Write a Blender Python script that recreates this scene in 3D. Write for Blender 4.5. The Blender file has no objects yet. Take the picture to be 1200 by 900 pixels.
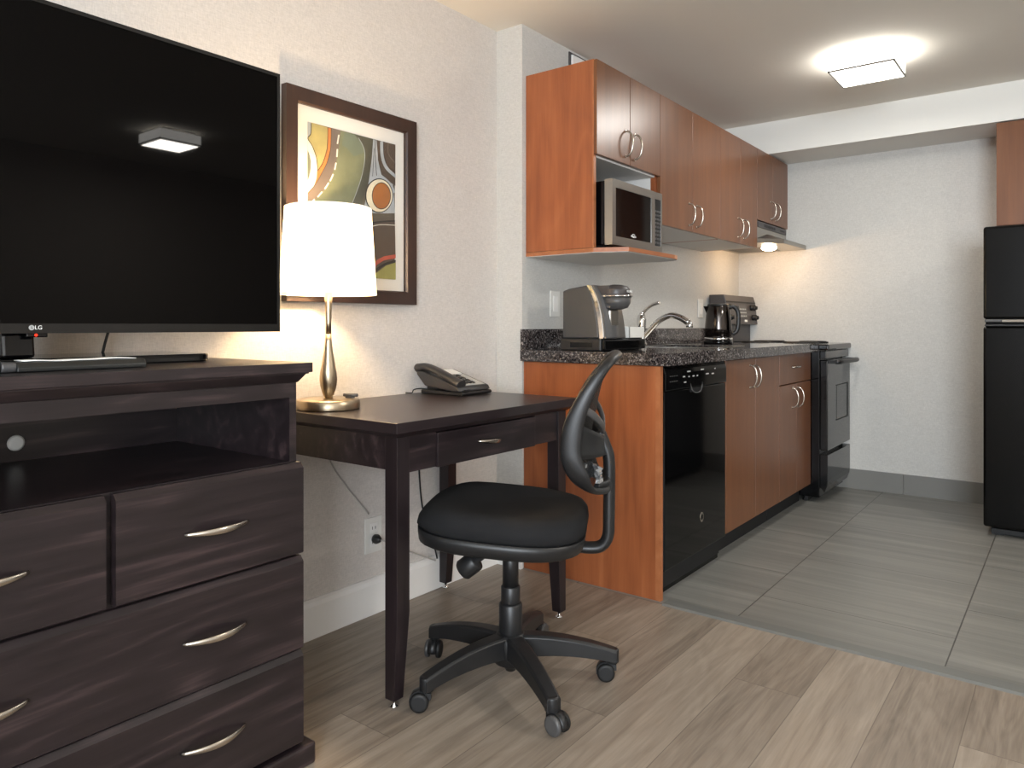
import bpy, bmesh, math, random
from mathutils import Vector, Matrix
random.seed(7)
PI = math.pi
sc = bpy.context.scene
COL = sc.collection

# ------------------------------------------------------------------ materials
def srgb(r, g, b):
    def f(c):
        c /= 255.0
        return c / 12.92 if c <= 0.04045 else ((c + 0.055) / 1.055) ** 2.4
    return (f(r), f(g), f(b), 1.0)

class NT:
    def __init__(s, name):
        s.m = bpy.data.materials.new(name); s.m.use_nodes = True
        s.t = s.m.node_tree; s.n = s.t.nodes; s.l = s.t.links
        s.b = s.n['Principled BSDF']; s.o = s.n['Material Output']
    def add(s, typ, **kw):
        x = s.n.new(typ)
        for k, v in kw.items():
            if k.startswith('i_'):
                x.inputs[k[2:].replace('_', ' ')].default_value = v
            else:
                setattr(x, k, v)
        return x
    def link(s, a, b): s.l.new(a, b)
    def math(s, op, a, b=None, c=None):
        x = s.n.new('ShaderNodeMath'); x.operation = op
        for i, v in enumerate((a, b, c)):
            if v is None: continue
            if isinstance(v, (int, float)): x.inputs[i].default_value = v
            else: s.l.new(v, x.inputs[i])
        return x.outputs[0]
    def ramp(s, fac, stops, interp='LINEAR'):
        r = s.n.new('ShaderNodeValToRGB'); r.color_ramp.interpolation = interp
        e = r.color_ramp.elements
        while len(e) > 1: e.remove(e[-1])
        e[0].position = stops[0][0]; e[0].color = stops[0][1]
        for p, c in stops[1:]:
            k = e.new(p); k.color = c
        s.l.new(fac, r.inputs[0]); return r.outputs[0]
    def mix(s, fac, a, b, blend='MIX'):
        x = s.n.new('ShaderNodeMix'); x.data_type = 'RGBA'; x.blend_type = blend
        if isinstance(fac, (int, float)): x.inputs[0].default_value = fac
        else: s.l.new(fac, x.inputs[0])
        for i, v in ((6, a), (7, b)):
            if isinstance(v, tuple): x.inputs[i].default_value = v
            else: s.l.new(v, x.inputs[i])
        return x.outputs[2]
    def coords(s, scale=(1, 1, 1), kind='Object'):
        tc = s.n.new('ShaderNodeTexCoord'); mp = s.n.new('ShaderNodeMapping')
        mp.inputs['Scale'].default_value = scale
        s.l.new(tc.outputs[kind], mp.inputs[0]); return mp.outputs[0]
    def noise(s, vec, scale, detail=3, rough=0.5, dist=0.0):
        x = s.n.new('ShaderNodeTexNoise'); s.l.new(vec, x.inputs['Vector'])
        x.inputs['Scale'].default_value = scale; x.inputs['Detail'].default_value = detail
        x.inputs['Roughness'].default_value = rough; x.inputs['Distortion'].default_value = dist
        return x.outputs[0]
    def bump(s, h, strength=0.2, dist=0.002):
        x = s.n.new('ShaderNodeBump'); x.inputs['Strength'].default_value = strength
        x.inputs['Distance'].default_value = dist
        s.l.new(h, x.inputs['Height']); s.l.new(x.outputs[0], s.b.inputs['Normal'])

def plain(name, col, rough=0.5, metal=0.0, spec=0.5, coat=0.0, bump=0.0, bscale=300.0, var=0.05, emit=None, estr=0.0):
    n = NT(name)
    v = n.coords()
    f = n.noise(v, 6.0, 3)
    dark = tuple(c * (1 - var) for c in col[:3]) + (1,)
    lite = tuple(min(1, c * (1 + var)) for c in col[:3]) + (1,)
    n.link(n.mix(f, dark, lite), n.b.inputs['Base Color'])
    n.b.inputs['Roughness'].default_value = rough
    n.b.inputs['Metallic'].default_value = metal
    n.b.inputs['Specular IOR Level'].default_value = spec
    n.b.inputs['Coat Weight'].default_value = coat
    if bump > 0:
        n.bump(n.noise(v, bscale, 2), bump, 0.001)
    if emit:
        n.b.inputs['Emission Color'].default_value = emit
        n.b.inputs['Emission Strength'].default_value = estr
    return n.m

def wood(name, c1, c2, c3, axis='Z', rough=0.3, sc_=1.0, spec=0.5, figure=0.5):
    n = NT(name)
    s = {'X': (1.2, 22, 22), 'Y': (22, 1.2, 22), 'Z': (22, 22, 1.2)}[axis]
    v = n.coords(tuple(a * sc_ for a in s))
    s2 = {'X': (1.0, 5, 5), 'Y': (5, 1.0, 5), 'Z': (5, 5, 1.0)}[axis]
    v2 = n.coords(tuple(a * sc_ for a in s2))
    s3 = {'X': (8, 260, 260), 'Y': (260, 8, 260), 'Z': (260, 260, 8)}[axis]
    v3 = n.coords(s3)
    a = n.noise(v, 1.0, 5, 0.6, 0.3)
    rings = n.math('FRACT', n.math('MULTIPLY', n.noise(v2, 0.7, 2, 0.5, 0.4), 9.0))
    rings = n.math('ABSOLUTE', n.math('SUBTRACT', rings, 0.5))
    fine = n.noise(v3, 1.0, 2)
    f = n.math('ADD', n.math('MULTIPLY', a, 0.75), n.math('MULTIPLY', rings, figure * 0.6))
    f = n.math('ADD', f, n.math('MULTIPLY', fine, 0.22))
    f = n.math('SUBTRACT', f, 0.08)
    n.link(n.ramp(f, [(0.25, c1), (0.55, c2), (0.85, c3)]), n.b.inputs['Base Color'])
    n.b.inputs['Roughness'].default_value = rough
    n.b.inputs['Specular IOR Level'].default_value = spec
    n.bump(fine, 0.08, 0.0005)
    return n.m

def wallpaper(name, col):
    n = NT(name)
    v = n.coords((1, 1, 1))
    h = n.coords((60, 60, 420)); w = n.coords((420, 420, 60))
    a = n.noise(h, 1.0, 3, 0.6); b = n.noise(w, 1.0, 3, 0.6)
    f = n.math('MULTIPLY', n.math('ADD', a, b), 0.5)
    big = n.noise(v, 14.0, 3)
    f2 = n.math('ADD', n.math('MULTIPLY', f, 0.93), n.math('MULTIPLY', big, 0.07))
    d = tuple(c * 0.80 for c in col[:3]) + (1,); l = tuple(min(1, c * 1.15) for c in col[:3]) + (1,)
    n.link(n.ramp(f2, [(0.3, d), (0.7, l)]), n.b.inputs['Base Color'])
    n.b.inputs['Roughness'].default_value = 0.75
    n.b.inputs['Specular IOR Level'].default_value = 0.25
    n.bump(f, 0.35, 0.002)
    return n.m

def plank_floor():
    n = NT('oak_plank_vinyl')
    tc = n.n.new('ShaderNodeTexCoord'); sp = n.n.new('ShaderNodeSeparateXYZ')
    n.link(tc.outputs['Object'], sp.inputs[0])
    x, y = sp.outputs[0], sp.outputs[1]
    W, L = 0.1853, 1.22
    rx = n.math('DIVIDE', n.math('SUBTRACT', x, 1.335 - W * 20), W)
    row = n.math('FLOOR', rx)
    wn = n.n.new('ShaderNodeTexWhiteNoise'); wn.noise_dimensions = '1D'; n.link(row, wn.inputs['W'])
    off = n.math('MULTIPLY', wn.outputs[0], L)
    # joints stepped in thirds
    off = n.math('MULTIPLY', n.math('FRACT', n.math('DIVIDE', n.math('ADD', row, .01), 3.0)), L)
    ry = n.math('DIVIDE', n.math('ADD', n.math('ADD', y, off), 9.724), L)
    colm = n.math('FLOOR', ry)
    cv = n.n.new('ShaderNodeCombineXYZ'); n.link(row, cv.inputs[0]); n.link(colm, cv.inputs[1])
    w2 = n.n.new('ShaderNodeTexWhiteNoise'); w2.noise_dimensions = '2D'; n.link(cv.outputs[0], w2.inputs['Vector'])
    rnd = w2.outputs[0]
    # grain, shifted per plank
    ax = n.math('ADD', n.math('MULTIPLY', x, 1.0), n.math('MULTIPLY', rnd, 37.0))
    gv = n.n.new('ShaderNodeCombineXYZ'); n.link(ax, gv.inputs[0]); n.link(y, gv.inputs[1]); n.link(rnd, gv.inputs[2])
    m1 = n.n.new('ShaderNodeMapping'); m1.inputs['Scale'].default_value = (34, 1.7, 1); n.link(gv.outputs[0], m1.inputs[0])
    m2 = n.n.new('ShaderNodeMapping'); m2.inputs['Scale'].default_value = (9, 1.3, 1); n.link(gv.outputs[0], m2.inputs[0])
    m3 = n.n.new('ShaderNodeMapping'); m3.inputs['Scale'].default_value = (230, 9, 1); n.link(gv.outputs[0], m3.inputs[0])
    g1 = n.noise(m1.outputs[0], 1.0, 5, 0.65, 0.6)
    g2 = n.noise(m2.outputs[0], 1.0, 3, 0.5, 0.8)
    rg = n.math('ABSOLUTE', n.math('SUBTRACT', n.math('FRACT', n.math('MULTIPLY', g2, 7.0)), 0.5))
    g3 = n.noise(m3.outputs[0], 1.0, 2)
    f = n.math('ADD', n.math('MULTIPLY', g1, 0.62), n.math('MULTIPLY', rg, 0.16))
    f = n.math('ADD', f, n.math('MULTIPLY', g3, 0.14))
    f = n.math('ADD', f, n.math('MULTIPLY', n.math('SUBTRACT', rnd, 0.5), 0.15))
    c = n.ramp(f, [(0.20, srgb(102, 91, 80)), (0.42, srgb(136, 124, 111)), (0.62, srgb(157, 145, 131)), (0.88, srgb(178, 165, 151))])
    ex = n.math('MULTIPLY', n.math('ABSOLUTE', n.math('SUBTRACT', n.math('FRACT', rx), 0.5)), 2.0)
    ey = n.math('MULTIPLY', n.math('ABSOLUTE', n.math('SUBTRACT', n.math('FRACT', ry), 0.5)), 2.0)
    gx = n.math('GREATER_THAN', ex, 1 - 0.0022 / W * 1.0)
    gy = n.math('GREATER_THAN', ey, 1 - 0.0022 / L * 1.0)
    g = n.math('MAXIMUM', gx, gy)
    n.link(n.mix(n.math('MULTIPLY', g, 0.6), c, srgb(70, 60, 52)), n.b.inputs['Base Color'])
    n.b.inputs['Roughness'].default_value = 0.42
    n.b.inputs['Specular IOR Level'].default_value = 0.4
    n.bump(n.math('SUBTRACT', n.math('MULTIPLY', g3, 0.3), g), 0.25, 0.001)
    return n.m

def tile_floor():
    n = NT('grey_streaked_tile')
    tc = n.n.new('ShaderNodeTexCoord'); sp = n.n.new('ShaderNodeSeparateXYZ')
    n.link(tc.outputs['Object'], sp.inputs[0])
    x, y = sp.outputs[0], sp.outputs[1]
    rx = n.math('DIVIDE', n.math('ADD', x, -0.995 + 6.25), 0.625)
    cx = n.math('FLOOR', rx)
    sh = n.math('MULTIPLY', n.math('FLOORED_MODULO', n.math('ADD', cx, 1.0), 2.0), 0.305)
    ry = n.math('DIVIDE', n.math('ADD', n.math('ADD', y, sh), -3.065 + 6.1), 0.61)
    cy = n.math('FLOOR', ry)
    cv = n.n.new('ShaderNodeCombineXYZ'); n.link(cx, cv.inputs[0]); n.link(cy, cv.inputs[1])
    w2 = n.n.new('ShaderNodeTexWhiteNoise'); w2.noise_dimensions = '2D'; n.link(cv.outputs[0], w2.inputs['Vector'])
    rnd = w2.outputs[0]
    gv = n.n.new('ShaderNodeCombineXYZ'); n.link(x, gv.inputs[0])
    n.link(n.math('ADD', y, n.math('MULTIPLY', rnd, 11.0)), gv.inputs[1]); n.link(rnd, gv.inputs[2])
    m1 = n.n.new('ShaderNodeMapping'); m1.inputs['Scale'].default_value = (0.7, 17, 1); n.link(gv.outputs[0], m1.inputs[0])
    m2 = n.n.new('ShaderNodeMapping'); m2.inputs['Scale'].default_value = (2.5, 110, 1); n.link(gv.outputs[0], m2.inputs[0])
    a = n.noise(m1.outputs[0], 1.0, 4, 0.6, 0.2); b = n.noise(m2.outputs[0], 1.0, 2)
    f = n.math('ADD', n.math('MULTIPLY', a, 0.75), n.math('MULTIPLY', b, 0.25))
    c = n.ramp(f, [(0.3, srgb(104, 104, 100)), (0.5, srgb(121, 120, 115)), (0.72, srgb(140, 138, 132))])
    ex = n.math('MULTIPLY', n.math('ABSOLUTE', n.math('SUBTRACT', n.math('FRACT', rx), 0.5)), 2.0)
    ey = n.math('MULTIPLY', n.math('ABSOLUTE', n.math('SUBTRACT', n.math('FRACT', ry), 0.5)), 2.0)
    gx = n.math('GREATER_THAN', ex, 1 - 0.004 / 0.625); gy = n.math('GREATER_THAN', ey, 1 - 0.0045 / 0.61)
    g = n.math('MAXIMUM', gx, n.math('MULTIPLY', gy, 0.8))
    n.link(n.mix(n.math('MULTIPLY', g, 0.9), c, srgb(52, 50, 47)), n.b.inputs['Base Color'])
    n.b.inputs['Roughness'].default_value = 0.38
    return n.m

def granite():
    n = NT('polished_granite')
    v = n.coords()
    vo = n.n.new('ShaderNodeTexVoronoi'); vo.inputs['Scale'].default_value = 210.0; n.link(v, vo.inputs['Vector'])
    wn = n.n.new('ShaderNodeSeparateColor'); n.link(vo.outputs['Color'], wn.inputs[0])
    a = wn.outputs[0]
    b = n.noise(v, 90.0, 4, 0.7)
    f = n.math('ADD', n.math('MULTIPLY', a, 0.6), n.math('MULTIPLY', b, 0.4))
    c = n.ramp(f, [(0.2, srgb(22, 20, 21)), (0.45, srgb(48, 43, 43)), (0.6, srgb(72, 65, 63)), (0.74, srgb(104, 98, 96)), (0.86, srgb(168, 164, 162))])
    n.link(c, n.b.inputs['Base Color'])
    n.b.inputs['Roughness'].default_value = 0.07
    return n.m

def brushed(name, col, rough=0.28, axis='X'):
    n = NT(name)
    s = {'X': (4, 400, 400), 'Y': (400, 4, 400), 'Z': (400, 400, 4)}[axis]
    f = n.noise(n.coords(s), 1.0, 2)
    n.link(n.mix(f, tuple(c * 0.85 for c in col[:3]) + (1,), col), n.b.inputs['Base Color'])
    n.b.inputs['Metallic'].default_value = 1.0
    n.b.inputs['Roughness'].default_value = rough
    n.b.inputs['Anisotropic'].default_value = 0.4
    return n.m

M = {}
M['wall'] = wallpaper('textured_wallpaper', srgb(206, 200, 194))
M['kwall'] = wallpaper('kitchen_wallpaper', srgb(200, 198, 193))
M['ceil'] = plain('ceiling_paint', srgb(228, 223, 214), 0.9, spec=0.2, bump=0.05, bscale=400, var=0.01)
M['white'] = plain('white_paint', srgb(232, 230, 226), 0.5, var=0.01)
M['soffit'] = plain('bulkhead_paint', srgb(226, 225, 220), 0.7, spec=0.2, var=0.01)
M['plank'] = plank_floor(); M['tile'] = tile_floor()
M['tilebase'] = plain('tile_skirting', srgb(122, 121, 117), 0.4, var=0.06)
M['strip'] = plain('grey_threshold_metal', srgb(112, 113, 110), 0.45, metal=0.2)
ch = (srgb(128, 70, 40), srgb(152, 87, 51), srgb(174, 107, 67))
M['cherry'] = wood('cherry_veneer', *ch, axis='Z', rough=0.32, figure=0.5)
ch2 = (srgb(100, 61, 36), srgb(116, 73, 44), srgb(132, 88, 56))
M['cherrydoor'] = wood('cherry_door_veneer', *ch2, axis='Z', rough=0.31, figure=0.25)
M['cherryedge'] = wood('cherry_edge_band', srgb(146, 86, 50), srgb(162, 100, 62), srgb(174, 114, 74), axis='Y', rough=0.4)
ex = (srgb(20, 15, 17), srgb(36, 28, 30), srgb(78, 62, 62))
M['espY'] = wood('espresso_wood_grain_along', *ex, axis='Y', rough=0.32, sc_=1.7, figure=0.6)
M['espX'] = wood('espresso_wood_grain_across', *ex, axis='X', rough=0.34, figure=0.4)
M['espZ'] = wood('espresso_wood_grain_upright', *ex, axis='Z', rough=0.34, figure=0.3)
M['esptop'] = wood('espresso_desk_top', srgb(34, 27, 29), srgb(43, 35, 36), srgb(54, 45, 46), axis='Y', rough=0.3, figure=0.2)
M['frame'] = wood('walnut_brown_frame', srgb(40, 25, 19), srgb(50, 33, 26), srgb(62, 42, 33), axis='Z', rough=0.4)
M['granite'] = granite()
M['melamine'] = plain('light_melamine', srgb(214, 212, 208), 0.5, var=0.01)
M['blackgloss'] = plain('glossy_black_enamel', srgb(6, 6, 7), 0.06, spec=0.35)
M['stove'] = plain('glossy_black_oven_glass', srgb(11, 11, 12), 0.1, spec=0.55)
M['fridge'] = plain('black_fridge_enamel', srgb(5, 5, 5), 0.22, spec=0.22, bump=0.05, bscale=500)
M['blackplastic'] = plain('black_plastic', srgb(27, 27, 28), 0.42, bump=0.08, bscale=600)
M['blackmatte'] = plain('matte_black', srgb(14, 14, 15), 0.6)
M['screen'] = plain('dark_screen_glass', srgb(4, 3, 3), 0.02, spec=0.12, var=0.0)
M['bezel'] = plain('black_bezel', srgb(12, 11, 11), 0.25)
M['steel'] = brushed('brushed_nickel', srgb(190, 172, 146), 0.3, 'Z')
M['nickel'] = brushed('satin_nickel', srgb(205, 197, 186), 0.26, 'Y')
M['stainless'] = brushed('stainless_steel', srgb(176, 172, 165), 0.3, 'Y')
M['chrome'] = plain('polished_chrome', srgb(225, 225, 225), 0.06, metal=1.0, var=0.0)
M['fabric'] = plain('black_seat_fabric', srgb(34, 34, 35), 0.95, spec=0.15, bump=0.6, bscale=700, var=0.25)
M['grey'] = plain('charcoal_plastic', srgb(74, 73, 73), 0.4)
M['greylight'] = plain('light_grey_print', srgb(178, 178, 175), 0.5)
M['phone'] = plain('phone_plastic', srgb(44, 42, 42), 0.4)
M['phonedark'] = plain('phone_dark_plastic', srgb(24, 23, 23), 0.45)
M['coffeegrey'] = plain('coffee_maker_grey', srgb(62, 62, 62), 0.38)
M['paper'] = plain('white_paper', srgb(236, 236, 232), 0.7, var=0.02)
M['mat'] = plain('picture_mat', srgb(226, 222, 214), 0.7, var=0.01)
M['rangegrey'] = plain('range_panel_grey', srgb(64, 60, 60), 0.4)
M['leather'] = plain('dark_leatherette', srgb(26, 28, 28), 0.35, bump=0.2)
M['red'] = plain('red_indicator', srgb(200, 20, 10), 0.4, emit=srgb(255, 40, 10), estr=1.5)
M['offwhite'] = plain('switch_plate_white', srgb(222, 220, 214), 0.4, var=0.01)
M['cord_grey'] = plain('pale_cord', srgb(170, 166, 160), 0.5)
M['frosty'] = plain('crumpled_plastic', srgb(150, 150, 150), 0.25, spec=0.7, var=0.3, bump=1.0, bscale=60)

def emis(name, col, s):
    n = NT(name)
    n.b.inputs['Base Color'].default_value = srgb(240, 238, 232)
    n.b.inputs['Emission Color'].default_value = col
    n.b.inputs['Emission Strength'].default_value = s
    nz = n.noise(n.coords(), 3.0, 1)
    n.link(n.ramp(nz, [(0.0, tuple(c * 0.98 for c in col[:3]) + (1,)), (1.0, col)]), n.b.inputs['Emission Color'])
    return n.m
M['lightpanel'] = emis('ceiling_light_diffuser', (1.0, 0.97, 0.91, 1), 7.0)
M['lightside'] = emis('ceiling_light_side', (1.0, 0.97, 0.91, 1), 6.5)
M['hoodbulb'] = emis('hood_lamp_lens', (1.0, 0.82, 0.55, 1), 14.0)
def shade_mat():
    n = NT('lamp_shade_fabric')
    n.b.inputs['Base Color'].default_value = srgb(240, 234, 222)
    v = n.coords((200, 200, 6)); f = n.noise(v, 1.0, 2)
    n.link(n.mix(f, srgb(232, 226, 214), srgb(246, 242, 232)), n.b.inputs['Base Color'])
    n.b.inputs['Roughness'].default_value = 0.8
    tr = n.n.new('ShaderNodeBsdfTranslucent'); tr.inputs[0].default_value = (0.9, 0.84, 0.74, 1)
    mx = n.n.new('ShaderNodeMixShader'); mx.inputs[0].default_value = 0.5
    n.link(n.b.outputs[0], mx.inputs[1]); n.link(tr.outputs[0], mx.inputs[2])
    n.link(mx.outputs[0], n.o.inputs[0])
    n.b.inputs['Emission Color'].default_value = (1.0, 0.80, 0.52, 1)
    n.b.inputs['Emission Strength'].default_value = 1.5
    return n.m
M['shade'] = shade_mat()
def mesh_mat():
    n = NT('chair_back_netting')
    v = n.coords((1, 1, 1))
    ch_ = n.n.new('ShaderNodeTexChecker'); ch_.inputs['Scale'].default_value = 500.0; n.link(v, ch_.inputs['Vector'])
    n.b.inputs['Base Color'].default_value = srgb(20, 20, 21)
    n.b.inputs['Roughness'].default_value = 0.8
    tr = n.n.new('ShaderNodeBsdfTransparent'); mx = n.n.new('ShaderNodeMixShader')
    n.link(n.math('MULTIPLY', ch_.outputs['Fac'], 0.6), mx.inputs[0])
    n.link(n.b.outputs[0], mx.inputs[1]); n.link(tr.outputs[0], mx.inputs[2]); n.link(mx.outputs[0], n.o.inputs[0])
    return n.m
M['net'] = mesh_mat()

# ------------------------------------------------------------------ mesh builder
class MB:
    def __init__(s): s.bm = bmesh.new(); s.mi = 0
    def _mk(s, vs, fs, smooth=False):
        v = [s.bm.verts.new(p) for p in vs]
        for f in fs:
            try:
                fc = s.bm.faces.new([v[i] for i in f]); fc.material_index = s.mi; fc.smooth = smooth
            except ValueError: pass
        return v
    def box(s, x0, x1, y0, y1, z0, z1):
        s._mk([(x0,y0,z0),(x1,y0,z0),(x1,y1,z0),(x0,y1,z0),(x0,y0,z1),(x1,y0,z1),(x1,y1,z1),(x0,y1,z1)],
              [(0,3,2,1),(4,5,6,7),(0,1,5,4),(1,2,6,5),(2,3,7,6),(3,0,4,7)]); return s
    def frustum(s, r0, z0, r1, z1):   # rects (x0,x1,y0,y1) at z0 and z1
        a, b, c, d = r0; e, f, g, h = r1
        s._mk([(a,c,z0),(b,c,z0),(b,d,z0),(a,d,z0),(e,g,z1),(f,g,z1),(f,h,z1),(e,h,z1)],
              [(0,3,2,1),(4,5,6,7),(0,1,5,4),(1,2,6,5),(2,3,7,6),(3,0,4,7)]); return s
    def prism(s, pts, axis, a, b, smooth=False):
        """pts 2-D outline, extruded along axis from a to b"""
        def P(p, t):
            return {'x': (t, p[0], p[1]), 'y': (p[0], t, p[1]), 'z': (p[0], p[1], t)}[axis]
        n = len(pts)
        vs = [P(p, a) for p in pts] + [P(p, b) for p in pts]
        fs = [tuple(range(n - 1, -1, -1)), tuple(range(n, 2 * n))]
        v = [s.bm.verts.new(p) for p in vs]
        for f in fs:
            fc = s.bm.faces.new([v[i] for i in f]); fc.material_index = s.mi
        for i in range(n):
            j = (i + 1) % n
            fc = s.bm.faces.new((v[i], v[j], v[n + j], v[n + i])); fc.material_index = s.mi; fc.smooth = smooth
        return s
    def lathe(s, prof, c=(0, 0, 0), axis='z', seg=32, ang=None, smooth=True):
        """prof: list of (r, h)"""
        rings = []
        for r, h in prof:
            ring = []
            for k in range(seg):
                t = 2 * PI * k / seg
                a, b = r * math.cos(t), r * math.sin(t)
                p = {'z': (a, b, h), 'x': (h, a, b), 'y': (a, h, b)}[axis]
                ring.append(s.bm.verts.new((p[0] + c[0], p[1] + c[1], p[2] + c[2])))
            rings.append(ring)
        for i in range(len(rings) - 1):
            for k in range(seg):
                j = (k + 1) % seg
                fc = s.bm.faces.new((rings[i][k], rings[i][j], rings[i + 1][j], rings[i + 1][k]))
                fc.smooth = smooth; fc.material_index = s.mi
        for ring in (rings[0], rings[-1]):
            if (ring[0].co - ring[seg // 2].co).length > 1e-5:
                fc = s.bm.faces.new(ring); fc.material_index = s.mi
        return s
    def tube(s, pts, r, seg=10, closed=False, r2=None, up=None, cap=True):
        """sweep ellipse (r along side, r2 along up-ish) through pts; r may be a list"""
        pts = [Vector(p) for p in pts]; n = len(pts)
        R = r if isinstance(r, (list, tuple)) else [r] * n
        R2 = R if r2 is None else (r2 if isinstance(r2, (list, tuple)) else [r2] * n)
        rings = []; prev = None
        for i, p in enumerate(pts):
            if closed: t = pts[(i + 1) % n] - pts[i - 1]
            else: t = pts[min(i + 1, n - 1)] - pts[max(i - 1, 0)]
            t.normalize()
            u = Vector(up) if up is not None else (prev if prev is not None else (Vector((0, 0, 1)) if abs(t.z) < 0.9 else Vector((1, 0, 0))))
            u = u - t * u.dot(t)
            if u.length < 1e-4: u = Vector((1, 0, 0)) - t * t.x
            u.normalize(); prev = u.copy(); w = t.cross(u)
            rings.append([s.bm.verts.new(p + w * (R[i] * math.cos(2 * PI * k / seg)) + u * (R2[i] * math.sin(2 * PI * k / seg))) for k in range(seg)])
        m = n if closed else n - 1
        for i in range(m):
            a, b = rings[i], rings[(i + 1) % n]
            for k in range(seg):
                j = (k + 1) % seg
                fc = s.bm.faces.new((a[k], a[j], b[j], b[k])); fc.smooth = True; fc.material_index = s.mi
        if not closed and cap:
            for q in (rings[0], rings[-1]):
                fc = s.bm.faces.new(q); fc.material_index = s.mi
        return s
    def grid(s, fn, nu, nv, smooth=True):
        g = [[s.bm.verts.new(fn(i / nu, j / nv)) for j in range(nv + 1)] for i in range(nu + 1)]
        for i in range(nu):
            for j in range(nv):
                fc = s.bm.faces.new((g[i][j], g[i + 1][j], g[i + 1][j + 1], g[i][j + 1])); fc.smooth = smooth; fc.material_index = s.mi
        return s
    def sphere(s, c, r, sx=1, sy=1, sz=1, seg=16, rings=10):
        for i in range(rings + 1): pass
        prof = [(math.sin(PI * i / rings) * r, -math.cos(PI * i / rings) * r) for i in range(rings + 1)]
        b = len(s.bm.verts)
        s.bm.verts.ensure_lookup_table()
        k0 = set(s.bm.verts)
        s.lathe([(max(a, 1e-6), h) for a, h in prof], (0, 0, 0), 'z', seg)
        for v in s.bm.verts:
            if v not in k0:
                v.co = Vector((v.co.x * sx + c[0], v.co.y * sy + c[1], v.co.z * sz + c[2]))
        return s
    def xf(s, mat):
        bmesh.ops.transform(s.bm, matrix=mat, verts=s.bm.verts); return s
    def build(s, name, mats, parent=None, bevel=0.0, seg=2, sub=0, origin=None, local=False, solid=0.0):
        bmesh.ops.recalc_face_normals(s.bm, faces=s.bm.faces)
        if parent is not None and not local:
            o0 = wloc(parent); s.bm.transform(Matrix.Translation(-o0))
        if origin is not None:
            s.bm.transform(Matrix.Translation(-Vector(origin)))
        me = bpy.data.meshes.new(name); s.bm.to_mesh(me); s.bm.free()
        if not isinstance(mats, (list, tuple)): mats = [mats]
        for m in mats: me.materials.append(m)
        o = bpy.data.objects.new(name, me); COL.objects.link(o)
        if parent is not None: o.parent = parent
        if origin is not None: o.location = origin
        if solid:
            md = o.modifiers.new('solid', 'SOLIDIFY'); md.thickness = solid; md.offset = 0
        if bevel:
            md = o.modifiers.new('bevel', 'BEVEL'); md.width = bevel; md.segments = seg; md.limit_method = 'ANGLE'; md.angle_limit = 0.6
        if sub:
            md = o.modifiers.new('sub', 'SUBSURF'); md.levels = sub; md.render_levels = sub
        return o

def wloc(o):
    v = Vector((0, 0, 0))
    while o is not None: v = v + o.location; o = o.parent
    return v
def tag(o, label=None, cat=None, group=None, kind=None):
    if label: o['label'] = label
    if cat: o['category'] = cat
    if group: o['group'] = group
    if kind: o['kind'] = kind
    return o
def thing(name, loc, label, cat, group=None, rz=0.0):
    o = bpy.data.objects.new(name, None); COL.objects.link(o)
    o.empty_display_size = 0.05
    o.location = loc; o.rotation_euler = (0, 0, rz)
    return tag(o, label, cat, group)
def struct(name, mb, mat, bevel=0.0, label=None):
    o = mb.build(name, mat, bevel=bevel); o['kind'] = 'structure'
    if label: o['label'] = label
    return o
def copy_tree(o, parent=None):
    c = o.copy(); COL.objects.link(c)
    if parent is not None: c.parent = parent
    for k in list(o.children): copy_tree(k, c)
    return c
def spline(pts, n=8, closed=False):
    P = [Vector(p) for p in pts]; out = []; m = len(P)
    rng = m if closed else m - 1
    for i in range(rng):
        if closed: a, b, c, d = P[i - 1], P[i], P[(i + 1) % m], P[(i + 2) % m]
        else: a, b, c, d = P[max(i - 1, 0)], P[i], P[i + 1], P[min(i + 2, m - 1)]
        for k in range(n):
            t = k / n
            out.append(0.5 * ((2 * b) + (c - a) * t + (2 * a - 5 * b + 4 * c - d) * t * t + (3 * b - a - 3 * c + d) * t ** 3))
    if not closed: out.append(P[-1])
    return out
def interp(tab, z):
    if z <= tab[0][0]: return tab[0][1]
    for (a, u), (b, v) in zip(tab, tab[1:]):
        if z <= b: return u + (v - u) * (z - a) / (b - a)
    return tab[-1][1]
def text_part(txt, size, mat, name, parent, loc, rot, depth=0.0004, label=None):
    cu = bpy.data.curves.new(name, 'FONT'); cu.body = txt; cu.size = size; cu.extrude = depth
    cu.align_x = 'CENTER'; cu.align_y = 'CENTER'
    tmp = bpy.data.objects.new('tmp_text', cu); COL.objects.link(tmp)
    dg = bpy.context.evaluated_depsgraph_get()
    me = bpy.data.meshes.new_from_object(tmp.evaluated_get(dg))
    bpy.data.objects.remove(tmp)
    me.materials.clear(); me.materials.append(mat)
    o = bpy.data.objects.new(name, me); COL.objects.link(o); o.parent = parent
    o.location = Vector(loc) - wloc(parent); o.rotation_euler = rot
    if label: o['label'] = label
    return o
FACE_X = (PI / 2, 0, PI / 2)     # text readable when looked at from +x

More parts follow.
